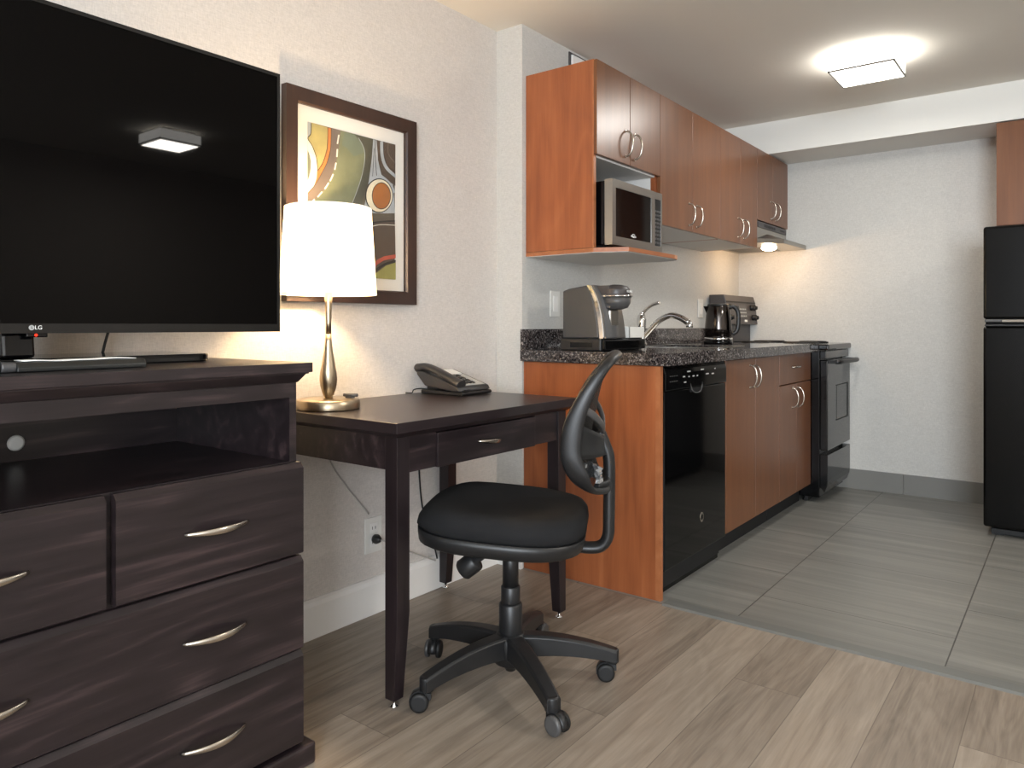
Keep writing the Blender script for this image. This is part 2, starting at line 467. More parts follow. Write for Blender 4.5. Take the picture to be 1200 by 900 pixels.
# ------------------------------------------------------------------ setting
CEIL = 2.27; XR = 4.3; YR = -2.3; YB = 4.94
WX = -0.04; KX = 0.095; JY = 2.462
struct('floor', MB().box(WX - .1, XR + .1, YR - .1, 2.452, -0.1, 0), M['plank'], label='greige oak plank floor')
struct('floor', MB().box(KX - .2, XR + .1, 2.452, YB + .1, -0.1, 0), M['tile'], label='grey streaked tile floor of the kitchen')
struct('trim_1', MB().prism([(2.44, 0), (2.448, .006), (2.50, .006), (2.51, 0.0005)], 'x', 0.74, XR).xf(Matrix.Identity(4)), M['strip'], label='grey threshold strip between planks and tiles')
struct('wall_left', MB().box(WX - .12, WX, YR, JY, 0, CEIL), M['wall'])
struct('wall_kitchen', MB().box(WX - .12, KX, JY, YB, 0, CEIL), M['kwall'], label='wall behind the kitchen cabinets, stepped out from the left wall')
struct('wall_back', MB().box(WX - .12, XR, YB, YB + .12, 0, CEIL), M['kwall'])
struct('wall_right', MB().box(XR, XR + .12, YR, YB + .12, 0, CEIL), M['wall'])
WX0, WX1, WZ0, WZ1 = 2.45, 4.15, 0.7, 2.1
mb = MB(); mb.box(WX - .12, WX0, YR - .12, YR, 0, CEIL); mb.box(WX1, XR + .12, YR - .12, YR, 0, CEIL)
mb.box(WX0, WX1, YR - .12, YR, 0, WZ0); mb.box(WX0, WX1, YR - .12, YR, WZ1, CEIL)
struct('wall_rear', mb, M['wall'])
mb = MB()
for a, b, c, d in ((WX0, WX0 + .06, WZ0, WZ1), (WX1 - .06, WX1, WZ0, WZ1), (WX0, WX1, WZ0, WZ0 + .06), (WX0, WX1, WZ1 - .06, WZ1), ((WX0 + WX1) / 2 - .025, (WX0 + WX1) / 2 + .025, WZ0, WZ1)):
    mb.box(a, b, YR - .1, YR - .04, c, d)
struct('fill_window_1', mb, M['white'], 0.004)  # unseen window behind the camera, added to carry the fill light
struct('ceiling', MB().box(WX - .12, XR + .12, YR - .12, YB + .12, CEIL, CEIL + .1), M['ceil'])
struct('trim_2', MB().box(KX, XR, 4.575, YB, 2.072, CEIL), M['soffit'], label='painted bulkhead above the back wall')
mb = MB(); mb.prism([(0, 0), (.016, 0), (.016, .105), (.012, .118), (.006, .125), (0, .125)], 'y', 0, 1)
b_ = mb
def base_left(y0, y1):
    m = MB(); m.prism([(WX, 0), (WX + .018, 0), (WX + .018, .105), (WX + .014, .118), (WX + .007, .125), (WX, .125)], 'y', y0, y1); return m
struct('baseboard_left', base_left(YR, JY), M['white'])
mb.bm.free()
struct('baseboard_jog', MB().prism([(JY, 0), (JY - .018, 0), (JY - .018, .105), (JY - .014, .118), (JY - .007, .125), (JY, .125)], 'x', WX + .018, KX + .005), M['white'])
mb = MB(); mb.box(0.70, 1.105, YB - .012, YB, 0, .12); mb.box(1.108, 1.73, YB - .012, YB, 0, .12); mb.box(1.733, XR, YB - .012, YB, 0, .12)
struct('baseboard_back', mb, M['tilebase'])
mb = MB(); mb.box(XR - .018, XR, YR, YB - .02, 0, .125); struct('baseboard_right', mb, M['white'])

# ------------------------------------------------------------------ kitchen base run
def bow_pull(parent, y, z, x, h=0.052, out=0.034, horiz=False, mat=None, r=0.0042):
    m = MB(); pts = []
    for k in range(17):
        t = PI * k / 16
        d = -math.cos(t) * h; o = math.sin(t) ** 0.8 * out
        pts.append((x + o, y + d, z) if horiz else (x + o, y, z + d))
    m.tube(pts, r, 8)
    for q in (pts[0], pts[-1]): m.lathe([(0.006, 0), (0.006, .003)], (q[0], q[1], q[2]), 'x', 10)
    return m.build('handle', mat or M['nickel'], parent)
def door(parent, y0, y1, z0, z1, x, hy=None, hz=None, name='door', g=0.0015, mat=None):
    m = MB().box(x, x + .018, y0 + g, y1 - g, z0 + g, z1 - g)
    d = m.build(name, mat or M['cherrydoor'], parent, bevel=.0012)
    if hy is not None: bow_pull(d, hy, hz, x + .018)
    return d

t = thing('cabinet_end_panel', (.4, 2.48, 0), 'orange cherry wood end panel closing the base cabinets beside the desk', 'cabinet panel')
MB().box(KX + .002, .70, 2.472, 2.49, 0.0, .862).build('panel', M['cherry'], t)
MB().box(.70, .7205, 2.4715, 2.4905, 0.0, .862).build('edge_band', M['cherryedge'], t)

DW0, DW1 = 2.497, 3.098
t = thing('dishwasher', (.4, 2.8, 0), 'built-in glossy black dishwasher between wooden end panel and sink cabinet', 'dishwasher')
MB().box(KX + .02, .69, DW0, DW1, .02, .86).build('body', M['blackmatte'], t)
MB().box(.69, .722, DW0 + .003, DW1 - .003, .1, .765).build('door', M['blackgloss'], t, bevel=.004)
cp = MB().prism([(.69, .768), (.727, .768), (.727, .83), (.718, .86), (.69, .86)], 'y', DW0 + .003, DW1 - .003).build('control_panel', M['blackgloss'], t, bevel=.003)
m = MB()
hp = spline([(.724, 2.722, .79), (.727, 2.73, .765), (.729, 2.755, .748), (.729, 2.805, .747), (.727, 2.83, .763), (.724, 2.838, .79)], 5)
m.tube(hp, .0026, 8).build('handle', M['grey'], t)
MB().box(.722, .7235, 2.728, 2.834, .75, .766).build('handle_recess', M['blackmatte'], t)
m = MB()
for k in range(6):
    for j in range(2): m.box(.7268, .7277, 2.535 + k * .012, 2.541 + k * .012, .80 + j * .02, .803 + j * .02)
m.build('vent_slots', M['grey'], t)
m = MB()
for y, z, w in ((2.65, .812, .02), (2.69, .83, .03), (2.70, .81, .012), (2.74, .81, .018), (2.78, .81, .012), (2.82, .832, .03), (2.87, .812, .03), (2.66, .79, .02), (2.93, .81, .025), (2.96, .83, .012)):
    m.box(.7268, .7276, y, y + w, z, z + .005)
m.build('button_marks', M['greylight'], cp)
m = MB(); m.lathe([(.017, 0), (.017, .0015)], (.722, 2.84, .235), 'x', 24); 
for v in m.bm.verts: v.co.z = .235 + (v.co.z - .235) * 1.2
m.build('round_emblem', M['nickel'], t)
m = MB(); m.lathe([(.0115, 0), (.0115, .0005)], (.7236, 2.84, .235), 'x', 24); m.build('emblem_center', M['blackgloss'], t)
MB().box(.60, .685, DW0, DW1, 0.0, .098).build('kick_plate', M['blackgloss'], t)

def base_cab(y0, y1, label, name='base_cabinet'):
    t = thing(name, (.4, (y0 + y1) / 2, 0), label, 'cabinet', 'cherry base cabinets under the granite counter')
    m = MB(); m.box(KX + .002, .70, y0, y0 + .016, .1, .862); m.box(KX + .002, .70, y1 - .016, y1, .1, .862)
    m.box(KX + .002, .70, y0, y1, .1, .116); m.box(KX + .002, .11, y0, y1, .1, .862); m.box(.66, .70, y0, y1, .83, .862)
    m.build('carcass', M['cherry'], t)
    MB().box(.62, .655, y0, y1, 0, .1).build('toe_kick', M['blackmatte'], t)
    return t
t = base_cab(3.103, 3.83, 'tall-doored cherry sink cabinet beside the dishwasher, two arched handles near its top')
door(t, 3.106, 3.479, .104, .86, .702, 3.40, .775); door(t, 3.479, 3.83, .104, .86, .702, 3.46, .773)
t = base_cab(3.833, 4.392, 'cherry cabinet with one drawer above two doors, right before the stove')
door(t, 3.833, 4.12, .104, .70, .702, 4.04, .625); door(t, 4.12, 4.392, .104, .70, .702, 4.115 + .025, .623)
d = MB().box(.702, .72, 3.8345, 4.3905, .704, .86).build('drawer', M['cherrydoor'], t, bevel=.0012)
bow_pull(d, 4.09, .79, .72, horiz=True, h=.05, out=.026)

# worktop with sink opening
SX0, SX1, SY0, SY1 = .235, .60, 3.16, 3.62
t = thing('countertop', (.4, 3.4, .865), 'dark speckled granite kitchen countertop with matching low backsplash', 'countertop')
m = MB(); y0, y1, x0, x1 = 2.447, 4.393, KX + .001, .762
m.box(x0, SX0, y0, y1, .865, .91); m.box(SX1, x1, y0, y1, .865, .91)
m.box(SX0, SX1, y0, SY0, .865, .91); m.box(SX0, SX1, SY1, y1, .865, .91)
bmesh.ops.remove_doubles(m.bm, verts=m.bm.verts, dist=.0001)
m.build('worktop', M['granite'], t)
MB().box(x0, x0 + .022, y0, y1, .9105, .997).build('backsplash', M['granite'], t, bevel=.002)
t = thing('kitchen_sink', ((SX0 + SX1) / 2, (SY0 + SY1) / 2, .75), 'stainless steel sink set into the dark granite counter', 'sink')
m = MB(); a, b, c, d = SX0 + .004, SX1 - .004, SY0 + .004, SY1 - .004
m.box(a, a + .004, c, d, .75, .9); m.box(b - .004, b, c, d, .75, .9); m.box(a, b, c, c + .004, .75, .9); m.box(a, b, d - .004, d, .75, .9); m.box(a, b, c, d, .746, .75)
m.build('basin', M['stainless'], t)
m = MB(); a, b, c, d = SX0 - .012, SX1 + .012, SY0 - .012, SY1 + .012
m.box(a, SX0 + .006, c, d, .911, .9125); m.box(SX1 - .006, b, c, d, .911, .9125); m.box(SX0 + .006, SX1 - .006, c, SY0 + .006, .911, .9125); m.box(SX0 + .006, SX1 - .006, SY1 - .006, d, .911, .9125)
m.build('rim', M['stainless'], t)

# faucet
t = thing('faucet', (.18, 3.36, .911), 'chrome single-lever kitchen faucet with low arched spout behind the coffee maker', 'faucet')
MB().lathe([(.028, .911), (.028, .922), (.021, .93), (.019, .97), (.021, 1.0), (.024, 1.02), (.024, 1.045), (.017, 1.066), (.004, 1.072)], (.18, 3.36, 0), 'z', 24).build('body', M['chrome'], t)
sp_ = spline([(.19, 3.36, .95), (.225, 3.365, .99), (.27, 3.37, 1.035), (.33, 3.375, 1.062), (.38, 3.378, 1.052), (.425, 3.38, 1.026)], 6)
n_ = len(sp_)
MB().tube(sp_, [.0125 + .004 * (i / n_) for i in range(n_)], 14).build('spout', M['chrome'], t)
MB().lathe([(.015, -.02), (.017, -.016), (.017, .0), (.012, .004)], (.43, 3.38, 1.022), 'z', 18).build('aerator', M['chrome'], t)
MB().tube(spline([(.18, 3.36, 1.065), (.20, 3.362, 1.09), (.235, 3.366, 1.115), (.275, 3.37, 1.127)], 6), [.016] * 3 + [.012] * 6 + [.010] * 10, 10, r2=[.014] * 3 + [.008] * 16).build('lever', M['chrome'], t)

# kettle
kx, ky = .347, 3.95
t = thing('electric_kettle', (kx, ky, .9105), 'shiny dark steel electric kettle standing on the counter before the stove', 'kettle')
MB().lathe([(.079, .9105), (.079, .925), (.072, .93)], (kx, ky, 0), 'z', 32).build('power_base', M['blackgloss'], t)
MB().lathe([(.074, .9302), (.077, .934), (.077, .942), (.0745, .946)], (kx, ky, 0), 'z', 32).build('steel_band', M['chrome'], t)
M['kettle'] = plain('dark_mirror_steel', srgb(78, 74, 72), 0.12, metal=1.0, var=0.02)
MB().lathe([(.074, .9462), (.073, 1.0), (.068, 1.06), (.062, 1.115), (.060, 1.12)], (kx, ky, 0), 'z', 40).build('jug', M['kettle'], t)
MB().lathe([(.060, 1.1205), (.058, 1.13), (.04, 1.135), (.001, 1.136)], (kx, ky, 0), 'z', 32).build('lid', M['blackplastic'], t)
a_ = math.radians(35)
hd = Vector((math.cos(a_), math.sin(a_), 0))
def kp(r, z): return (kx + hd.x * r, ky + hd.y * r, z)
MB().tube(spline([kp(.058, 1.112), kp(.085, 1.118), kp(.108, 1.09), kp(.112, 1.04), kp(.104, .985), kp(.078, .965)], 6), .008, 10, r2=.012).build('handle', M['blackplastic'], t)
def kq(r, z, s): return (kx - hd.x * r - hd.y * s, ky - hd.y * r + hd.x * s, z)
m = MB(); m._mk([kq(.055, 1.12, -.022), kq(.055, 1.12, .022), kq(.082, 1.12, 0), kq(.063, 1.075, 0)], [(0, 1, 2), (0, 3, 1), (1, 3, 2), (2, 3, 0)])
m.build('pouring_lip', M['kettle'], t)

# coffee maker on a drawer tray
t = thing('pod_storage_drawer', (.35, 2.66, .9105), 'low black pod drawer under the coffee maker', 'storage drawer')
MB().box(.27, .46, 2.485, 2.835, .9108, .96).build('housing', M['blackplastic'], t, bevel=.006)
MB().box(.461, .475, 2.49, 2.83, .915, .956).build('drawer_front', M['blackgloss'], t, bevel=.005)
m = MB(); m.box(.32, .42, 2.482, 2.4848, .925, .945)
m.build('side_grip', M['blackgloss'], t)
t = thing('coffee_maker', (.36, 2.59, .961), 'single-serve charcoal and silver coffee maker on the black pod drawer', 'coffee maker')
CY0, CY1 = 2.50, 2.665
prof = [(.272, .961), (.272, 1.152), (.30, 1.16), (.385, 1.172), (.41, 1.13), (.425, 1.08), (.437, 1.02), (.441, .961)]
MB().prism(prof, 'y', CY0, CY1, smooth=False).build('housing', M['coffeegrey'], t, bevel=.006)
fr = spline([(.388, 0, 1.172), (.413, 0, 1.13), (.429, 0, 1.08), (.441, 0, 1.02), (.447, 0, .961)], 6)
def ribbon(y0, y1, off, w, mat, name):
    m = MB(); n = len(fr)
    out = [(p.x + off, p.z) for p in fr] + [(p.x + off + w, p.z) for p in reversed(fr)]
    m.prism(out, 'y', y0, y1, smooth=True); return m.build(name, mat, t)
ribbon(CY0 - .003, CY1 + .003, .0, .016, M['chrome'], 'chrome_trim')
ribbon(CY0 + .006, CY1 - .006, .014, .012, M['grey'], 'front_panel')
hy = (CY0 + CY1) / 2
m = MB(); m.lathe([(.02, 1.075), (.044, 1.082), (.055, 1.10), (.058, 1.124)], (.475, hy, 0), 'z', 32); m.box(.40, .475, hy - .05, hy + .05, 1.08, 1.124)
m.build('brew_head', M['grey'], t)
m = MB(); m.lathe([(.061, 1.1245), (.064, 1.128), (.061, 1.132)], (.475, hy, 0), 'z', 32); m.box(.40, .475, hy - .06, hy + .06, 1.125, 1.1315)
m.build('lever_ring', M['chrome'], t)
m = MB(); m.lathe([(.058, 1.1325), (.056, 1.155), (.045, 1.168), (.02, 1.174), (.001, 1.175)], (.472, hy, 0), 'z', 32); m.box(.385, .472, hy - .055, hy + .055, 1.1325, 1.170)
m.build('lid', M['rangegrey'], t, bevel=.002)
MB().box(.45, .468, hy - .035, hy + .035, .975, 1.078).build('drip_column', M['stainless'], t, bevel=.008)
MB().box(.448, .455, hy - .07, hy + .07, .962, .972).build('drip_tray', M['blackplastic'], t)
text_part('KEURIG', .013, M['paper'], 'lettering', t, (.5335, hy, 1.146), FACE_X)
t = thing('condiment_caddy', (.39, 2.76, .961), 'white tray of sachets beside the coffee maker on the pod drawer', 'caddy')
m = MB(); m.box(.34, .470, 2.70, 2.83, .9612, .965); m.box(.34, .345, 2.70, 2.83, .961, 1.006); m.box(.465, .470, 2.70, 2.83, .961, 1.006); m.box(.34, .470, 2.70, 2.705, .961, 1.006); m.box(.34, .470, 2.825, 2.83, .961, 1.006)
m.build('tray', M['offwhite'], t, bevel=.0015)
m = MB()
for k in range(7): m.box(.352 + k * .0135, .358 + k * .0135, 2.72, 2.77, .9655, 1.004 + .002 * (k % 3))
for k in range(7): m.box(.352 + k * .0135, .358 + k * .0135, 2.774, 2.815, .9655, 1.002 + .002 * (k % 2))
o = m.build('sachets', M['paper'], t); o['kind'] = 'stuff'

# wall switches
def plate(name, y, z, x, label, group=None):
    t = thing(name, (x, y, z - .06), label, 'switch')
    MB().box(x + .0005, x + .006, y - .037, y + .037, z - .057, z + .057).build('cover_plate', M['offwhite'], t, bevel=.002)
    MB().box(x + .006, x + .009, y - .017, y + .017, z - .034, z + .034).build('rocker', M['white'], t, bevel=.001)
plate('light_switch', 2.70, 1.108, KX, 'white rocker switch on kitchen wall left of the coffee maker')
plate('light_switch', 4.29, 1.117, KX, 'white rocker switch on kitchen wall left of the kettle')
t = thing('wall_outlet', (WX, 1.76, .21), 'white double wall outlet under the desk', 'outlet')
MB().box(WX + .0005, WX + .006, 1.722, 1.80, .213, .337).build('cover_plate', M['offwhite'], t, bevel=.002)
for zc in (.30, .25):
    sk = MB().box(WX + .006, WX + .0072, 1.744, 1.778, zc - .017, zc + .017).build('socket', M['white'], t, bevel=.0005)
    for dy in (-.007, .007): MB().box(WX + .0072, WX + .0076, 1.761 + dy - .0012, 1.761 + dy + .0012, zc - .005, zc + .005).build('slot', M['blackmatte'], sk)
t = thing('access_panel', (KX, 3.1, 2.07), 'white rectangular panel high on the wall above the cherry cabinets', 'panel')
MB().box(KX + .0005, KX + .014, 2.83, 3.35, 1.98, 2.248).build('face', M['white'], t, bevel=.003)
MB().box(KX + .0002, KX + .005, 2.815, 3.365, 1.97, 2.258).build('frame', M['rangegrey'], t)  # dark border slab stands in for the shadow along the panel's edge

# ------------------------------------------------------------------ stove
S0, S1 = 4.402, 4.93
t = thing('stove', (.45, 4.67, 0), 'black freestanding electric stove in the kitchen corner', 'stove')
MB().box(KX + .01, .765, S0, S1, .03, .885).build('body', M['blackgloss'], t, bevel=.003)
MB().box(.766, .808, S0 + .006, S1 - .003, .30, .815).build('oven_door', M['stove'], t, bevel=.005)
ow = MB().box(.8085, .8092, 4.60, 4.86, .46, .66).build('oven_window', M['blackgloss'], t)
for q_ in ((4.845, 4.868, .455, .665), (4.595, 4.845, .455, .461), (4.595, 4.845, .660, .664)): MB().box(.8092, .8108, *q_).build('window_border', M['blackmatte'], ow)
MB().prism([(.766, .09), (.79, .06), (.805, .10), (.808, .13), (.808, .275), (.766, .275)], 'y', S0 + .006, S1 - .003).build('warming_drawer', M['stove'], t, bevel=.003)
MB().box(.766, .80, S0 + .004, S1 - .002, .822, .868).build('front_rail', M['stove'], t, bevel=.004)
MB().box(KX + .01, .815, S0, S1, .872, .906).build('cooktop', M['stove'], t, bevel=.008)
m = MB()
m.tube([(.845, S0 + .03, .805), (.862, S0 + .05, .805), (.866, S0 + .10, .805), (.866, S1 - .10, .805), (.862, S1 - .05, .805), (.845, S1 - .03, .805)], .010, 10, r2=.013)
m.box(.808, .85, S0 + .025, S0 + .045, .795, .815); m.box(.808, .85, S1 - .045, S1 - .025, .795, .815)
m.build('handle', M['blackplastic'], t)
for yy in (S0 + .02, S1 - .06):
    for xx in (.20, .66): MB().lathe([(.02, 0), (.02, .008), (.01, .012), (.01, .0298)], (xx + .02, yy + .02, 0), 'z', 16).build('foot', M['blackmatte'], t)
MB().box(.68, .70, S0 + .01, S1 - .01, .004, .0295).build('base_rail', M['blackmatte'], t)
for (bx_, by_, br) in ((.35, 4.54, .075), (.62, 4.54, .09), (.35, 4.80, .09), (.62, 4.80, .075)):
    m = MB()
    for q in range(4):
        r = br * (1 - q * .22); m.tube([(bx_ + r * math.cos(2 * PI * k / 28), by_ + r * math.sin(2 * PI * k / 28), .912) for k in range(28)], .005, 6, closed=True)
    m.tube([(bx_ + (br + .012) * math.cos(2 * PI * k / 28), by_ + (br + .012) * math.sin(2 * PI * k / 28), .909) for k in range(28)], .004, 6, closed=True)
    m.build('burner', M['blackmatte'], t)
bg = MB().prism([(KX + .012, .907), (KX + .085, .907), (KX + .085, 1.02), (KX + .135, 1.02), (KX + .118, 1.165), (KX + .105, 1.205), (KX + .012, 1.205)], 'y', S0, S1).build('backguard', M['rangegrey'], t, bevel=.004)
def bgp(z): return KX + .135 - .017 * (z - 1.02) / .145
m = MB(); m.prism([(KX + .119, 1.158), (KX + .121, 1.158), (KX + .120, 1.166), (KX + .118, 1.166)], 'y', S0 + .01, S1 - .01); m.build('trim_line', M['blackmatte'], bg)
for (y, z) in ((4.45, 1.13), (4.83, 1.13), (4.885, 1.13), (4.45, 1.065), (4.84, 1.065), (4.89, 1.065)):
    x = bgp(z); m = MB(); m.lathe([(.019, 0), (.018, .012), (.013, .014), (.012, .024), (.001, .025)], (x, y, z), 'x', 20); m.build('knob', M['blackmatte'], t)
x = bgp(1.10); MB().prism([(bgp(1.06) + .0006, 1.06), (bgp(1.06) + .004, 1.06), (bgp(1.14) + .004, 1.14), (bgp(1.14) + .0006, 1.14)], 'y', 4.60, 4.74).build('clock_panel', M['grey'], t)
m = MB()
for k in range(4):
    for j in range(3): m.box(bgp(1.07 + j * .022) + .0042, bgp(1.07 + j * .022) + .006, 4.612 + k * .03, 4.632 + k * .03, 1.07 + j * .022, 1.078 + j * .022)
m.build('clock_buttons', M['greylight'], t)
MB().prism([(bgp(1.04) + .0006, 1.036), (bgp(1.04) + .0025, 1.036), (bgp(1.04) + .0015, 1.05), (bgp(1.04) + .0002, 1.05)], 'y', 4.69, 4.735).build('badge', M['paper'], t)

# ------------------------------------------------------------------ wall cabinets
UX = .42; UT = 2.058
def ucab(y0, y1, z0, label):
    t = thing('wall_cabinet', (KX, (y0 + y1) / 2, z0), label, 'cabinet', 'cherry wall cabinets above the counter')
    m = MB(); m.box(KX + .002, UX, y0, y0 + .016, z0, UT); m.box(KX + .002, UX, y1 - .016, y1, z0, UT)
    m.box(KX + .002, UX, y0 + .016, y1 - .016, UT - .016, UT); m.box(KX + .002, KX + .012, y0 + .016, y1 - .016, z0 + .016, UT - .016)
    m.build('carcass', M['cherry'], t)
    MB().box(KX + .012, UX, y0 + .016, y1 - .016, z0, z0 + .016).build('bottom_board', M['melamine'], t)
    return t
Y0, Y1 = 2.487, 3.043
t = thing('wall_cabinet', (KX, 2.76, 1.30), 'nearest cherry wall cabinet, two short doors above an open microwave niche', 'cabinet', 'cherry wall cabinets above the counter')
m = MB(); m.box(KX + .002, UX, Y0, Y0 + .018, 1.318, UT); m.box(KX + .002, UX, Y0 + .018, Y1, UT - .016, UT)
m.build('side_panel', M['cherry'], t)
MB().box(UX, UX + .006, Y0, Y0 + .018, 1.318, UT).build('edge_band', M['cherryedge'], t)
m = MB(); m.box(KX + .014, UX - .001, Y0 + .018, Y1 - .018, 1.6785, 1.69); m.box(KX + .002, KX + .014, Y0 + .018, Y1 - .018, 1.318, UT - .016); m.box(KX + .014, UX - .02, Y1 - .020, Y1 - .018, 1.318, 1.6785)
m.build('niche_lining', M['melamine'], t)
MB().box(KX + .002, UX, Y1 - .018, Y1, 1.318, UT - .016).build('divider_panel', M['cherry'], t)
shp = [(KX + .002, Y0)] + [(.425, Y0), (.552, Y0 + .055)] + [(.552, Y1 - .09), (.545, Y1 - .05), (.52, Y1 - .015), (.50, Y1 - .002), (KX + .002, Y1 - .002)]
MB().prism([(max(x - .006, KX + .002), y + (.004 if y < 2.7 else -.004)) for x, y in shp], 'z', 1.2985, 1.3005).build('shelf_underside', M['melamine'], t)
MB().prism(shp, 'z', 1.3005, 1.317).build('shelf', M['cherryedge'], t)
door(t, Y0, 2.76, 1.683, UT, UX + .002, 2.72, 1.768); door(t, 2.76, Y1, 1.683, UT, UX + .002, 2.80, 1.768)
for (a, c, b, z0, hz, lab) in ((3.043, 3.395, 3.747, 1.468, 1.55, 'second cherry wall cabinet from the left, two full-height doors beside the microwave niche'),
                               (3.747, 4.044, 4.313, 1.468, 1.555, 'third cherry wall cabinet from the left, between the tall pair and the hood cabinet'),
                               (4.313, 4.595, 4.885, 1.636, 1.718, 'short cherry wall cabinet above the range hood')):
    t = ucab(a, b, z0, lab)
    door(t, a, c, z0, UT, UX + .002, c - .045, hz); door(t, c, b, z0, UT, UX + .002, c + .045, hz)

# microwave
t = thing('microwave', (.33, 2.74, 1.3175), 'stainless microwave with black window standing in the open cabinet niche', 'microwave')
MY0, MY1, MZ0, MZ1 = 2.522, 2.962, 1.33, 1.588
MB().box(.15, .455, MY0 + .003, MY1 - .003, MZ0, MZ1 - .004).build('body', M['blackgloss'], t, bevel=.004)
for yy in (MY0 + .03, MY1 - .06):
    for xx in (.18, .40): MB().box(xx, xx + .03, yy, yy + .03, 1.3175, MZ0).build('foot', M['blackmatte'], t)
yd = MY1 - .085
m = MB(); fx0, fx1 = .4555, .49
for a, b, c, d in ((MY0, MY0 + .028, MZ0, MZ1), (yd - .018, yd, MZ0, MZ1), (MY0 + .028, yd - .018, MZ0, MZ0 + .034), (MY0 + .028, yd - .018, MZ1 - .032, MZ1)):
    m.box(fx0, fx1, a, b, c, d)
bmesh.ops.remove_doubles(m.bm, verts=m.bm.verts, dist=.0001)
dr = m.build('door', M['stainless'], t)
wn_ = MB().box(fx0, fx1 - .003, MY0 + .028, yd - .018, MZ0 + .034, MZ1 - .032).build('window', M['blackgloss'], dr)
m = MB(); m.tube([(fx1 - .0025, 2.70 + .012 * math.cos(q / 12 * PI * 1.6), 1.379 + .007 * math.sin(q / 12 * PI * 1.6)) for q in range(13)], .0012, 6)
m.tube([(fx1 - .0025, 2.70 + .014 * math.cos(PI * .6 + q / 12 * PI * 1.2), 1.379 + .004 * math.sin(PI * .6 + q / 12 * PI * 1.2)) for q in range(13)], .001, 6)
m.build('swirl_mark', M['paper'], dr)
text_part('Whirlpool', .0105, M['paper'], 'lettering', dr, (fx1 - .0022, 2.70, 1.376), FACE_X)
m = MB()
for a, b, c, d in ((yd + .002, yd + .016, MZ0, MZ1), (MY1 - .010, MY1, MZ0, MZ1), (yd + .016, MY1 - .010, MZ0, MZ0 + .026), (yd + .016, MY1 - .010, MZ1 - .03, MZ1)):
    m.box(fx0, fx1 - .002, a, b, c, d)
bmesh.ops.remove_doubles(m.bm, verts=m.bm.verts, dist=.0001)
cpn = m.build('control_panel', M['stainless'], t)
MB().box(fx0, fx1 - .004, yd + .016, MY1 - .010, MZ0 + .026, MZ1 - .03).build('keypad', M['blackgloss'], cpn)
m = MB()
for k in range(3):
    for j in range(9): m.box(fx1 - .004, fx1 - .0032, yd + .021 + k * .019, yd + .034 + k * .019, MZ0 + .036 + j * .017, MZ0 + .045 + j * .017)
m.build('keys', M['grey'], cpn)

# range hood
t = thing('range_hood', (.3, 4.6, 1.49), 'slim steel range hood under the short cabinet, its lamp lit', 'range hood')
MB().box(KX + .005, .43, 4.32, 4.885, 1.565, 1.634).build('housing', M['stainless'], t, bevel=.002)
MB().box(.43, .436, 4.34, 4.87, 1.598, 1.63).build('control_strip', M['rangegrey'], t)
m = MB()
for k in range(6): m.box(.436, .4368, 4.45 + k * .035, 4.475 + k * .035, 1.606, 1.622)
m.box(.436, .4372, 4.75, 4.83, 1.61, 1.618); m.build('buttons', M['blackmatte'], t)
foot = [(KX + .005, 4.32), (.432, 4.32), (.545, 4.47), (.545, 4.925), (KX + .005, 4.925)]
top_ = [(KX + .005, 4.325), (.43, 4.325), (.445, 4.47), (.445, 4.885), (KX + .005, 4.885)]
m = MB()
m.prism(foot, 'z', 1.502, 1.528)
m.build('visor', M['stainless'], t, bevel=.002)
m = MB(); n = 5
m._mk([(p[0], p[1], 1.5285) for p in foot] + [(p[0], p[1], 1.5645) for p in top_], [tuple(reversed(range(5))), tuple(range(5, 10))] + [(i, (i + 1) % 5, 5 + (i + 1) % 5, 5 + i) for i in range(5)])
m.build('canopy', M['stainless'], t)
m = MB(); 
for k in range(6): m.box(.14, .40, 4.60 + k * .045, 4.635 + k * .045, 1.4995, 1.5015)
m.build('filter_grille', M['grey'], t)
m = MB(); m.lathe([(.001, -.022), (.025, -.019), (.042, -.012), (.048, 0)], (.40, 4.64, 1.5015), 'z', 24); m.build('lamp_lens', M['hoodbulb'], t)

# ------------------------------------------------------------------ fridge and cabinet over it
FX0, FX1 = 1.572, 2.24
t = thing('refrigerator', (1.9, 4.5, 0), 'black two-door refrigerator with freezer on top at the right edge', 'refrigerator')
MB().box(FX0 + .004, FX1 - .004, 4.262, 4.88, .035, 1.478).build('body', M['fridge'], t, bevel=.006)
fd = MB().box(FX0, FX1, 4.2, 4.257, 1.043, 1.488).build('freezer_door', M['fridge'], t, bevel=.012, seg=4)
ld = MB().box(FX0, FX1, 4.2, 4.257, .045, 1.008).build('fridge_door', M['fridge'], t, bevel=.012, seg=4)
MB().box(FX0 + .006, FX1 - .006, 4.192, 4.25, 1.0285, 1.042).build('handle_strip', M['grey'], fd, bevel=.003)
MB().box(FX0 + .006, FX1 - .006, 4.194, 4.25, 1.0085, 1.018).build('handle_strip', M['blackplastic'], ld, bevel=.003)
MB().box(FX0 + .075, FX0 + .40, 4.186, 4.192, 1.028, 1.040).build('chrome_grip', M['chrome'], fd, bevel=.002)
m = MB(); m.box(FX0 + .03, FX1 - .03, 4.235, 4.26, .012, .034); m.box(FX0 + .03, FX0 + .08, 4.26, 4.32, 0, .034); m.box(FX1 - .08, FX1 - .03, 4.26, 4.32, 0, .034); m.box(FX0 + .03, FX0 + .08, 4.8, 4.86, 0, .034); m.box(FX1 - .08, FX1 - .03, 4.8, 4.86, 0, .034)
m.build('base_grille', M['blackmatte'], t)
t = thing('fridge_cabinet', (1.9, 4.75, 1.52), 'cherry cabinet above the black refrigerator under the white bulkhead', 'cabinet')
m = MB(); m.box(1.598, 2.24, 4.60, YB - .005, 1.53, 2.068); m.build('carcass', M['cherry'], t)
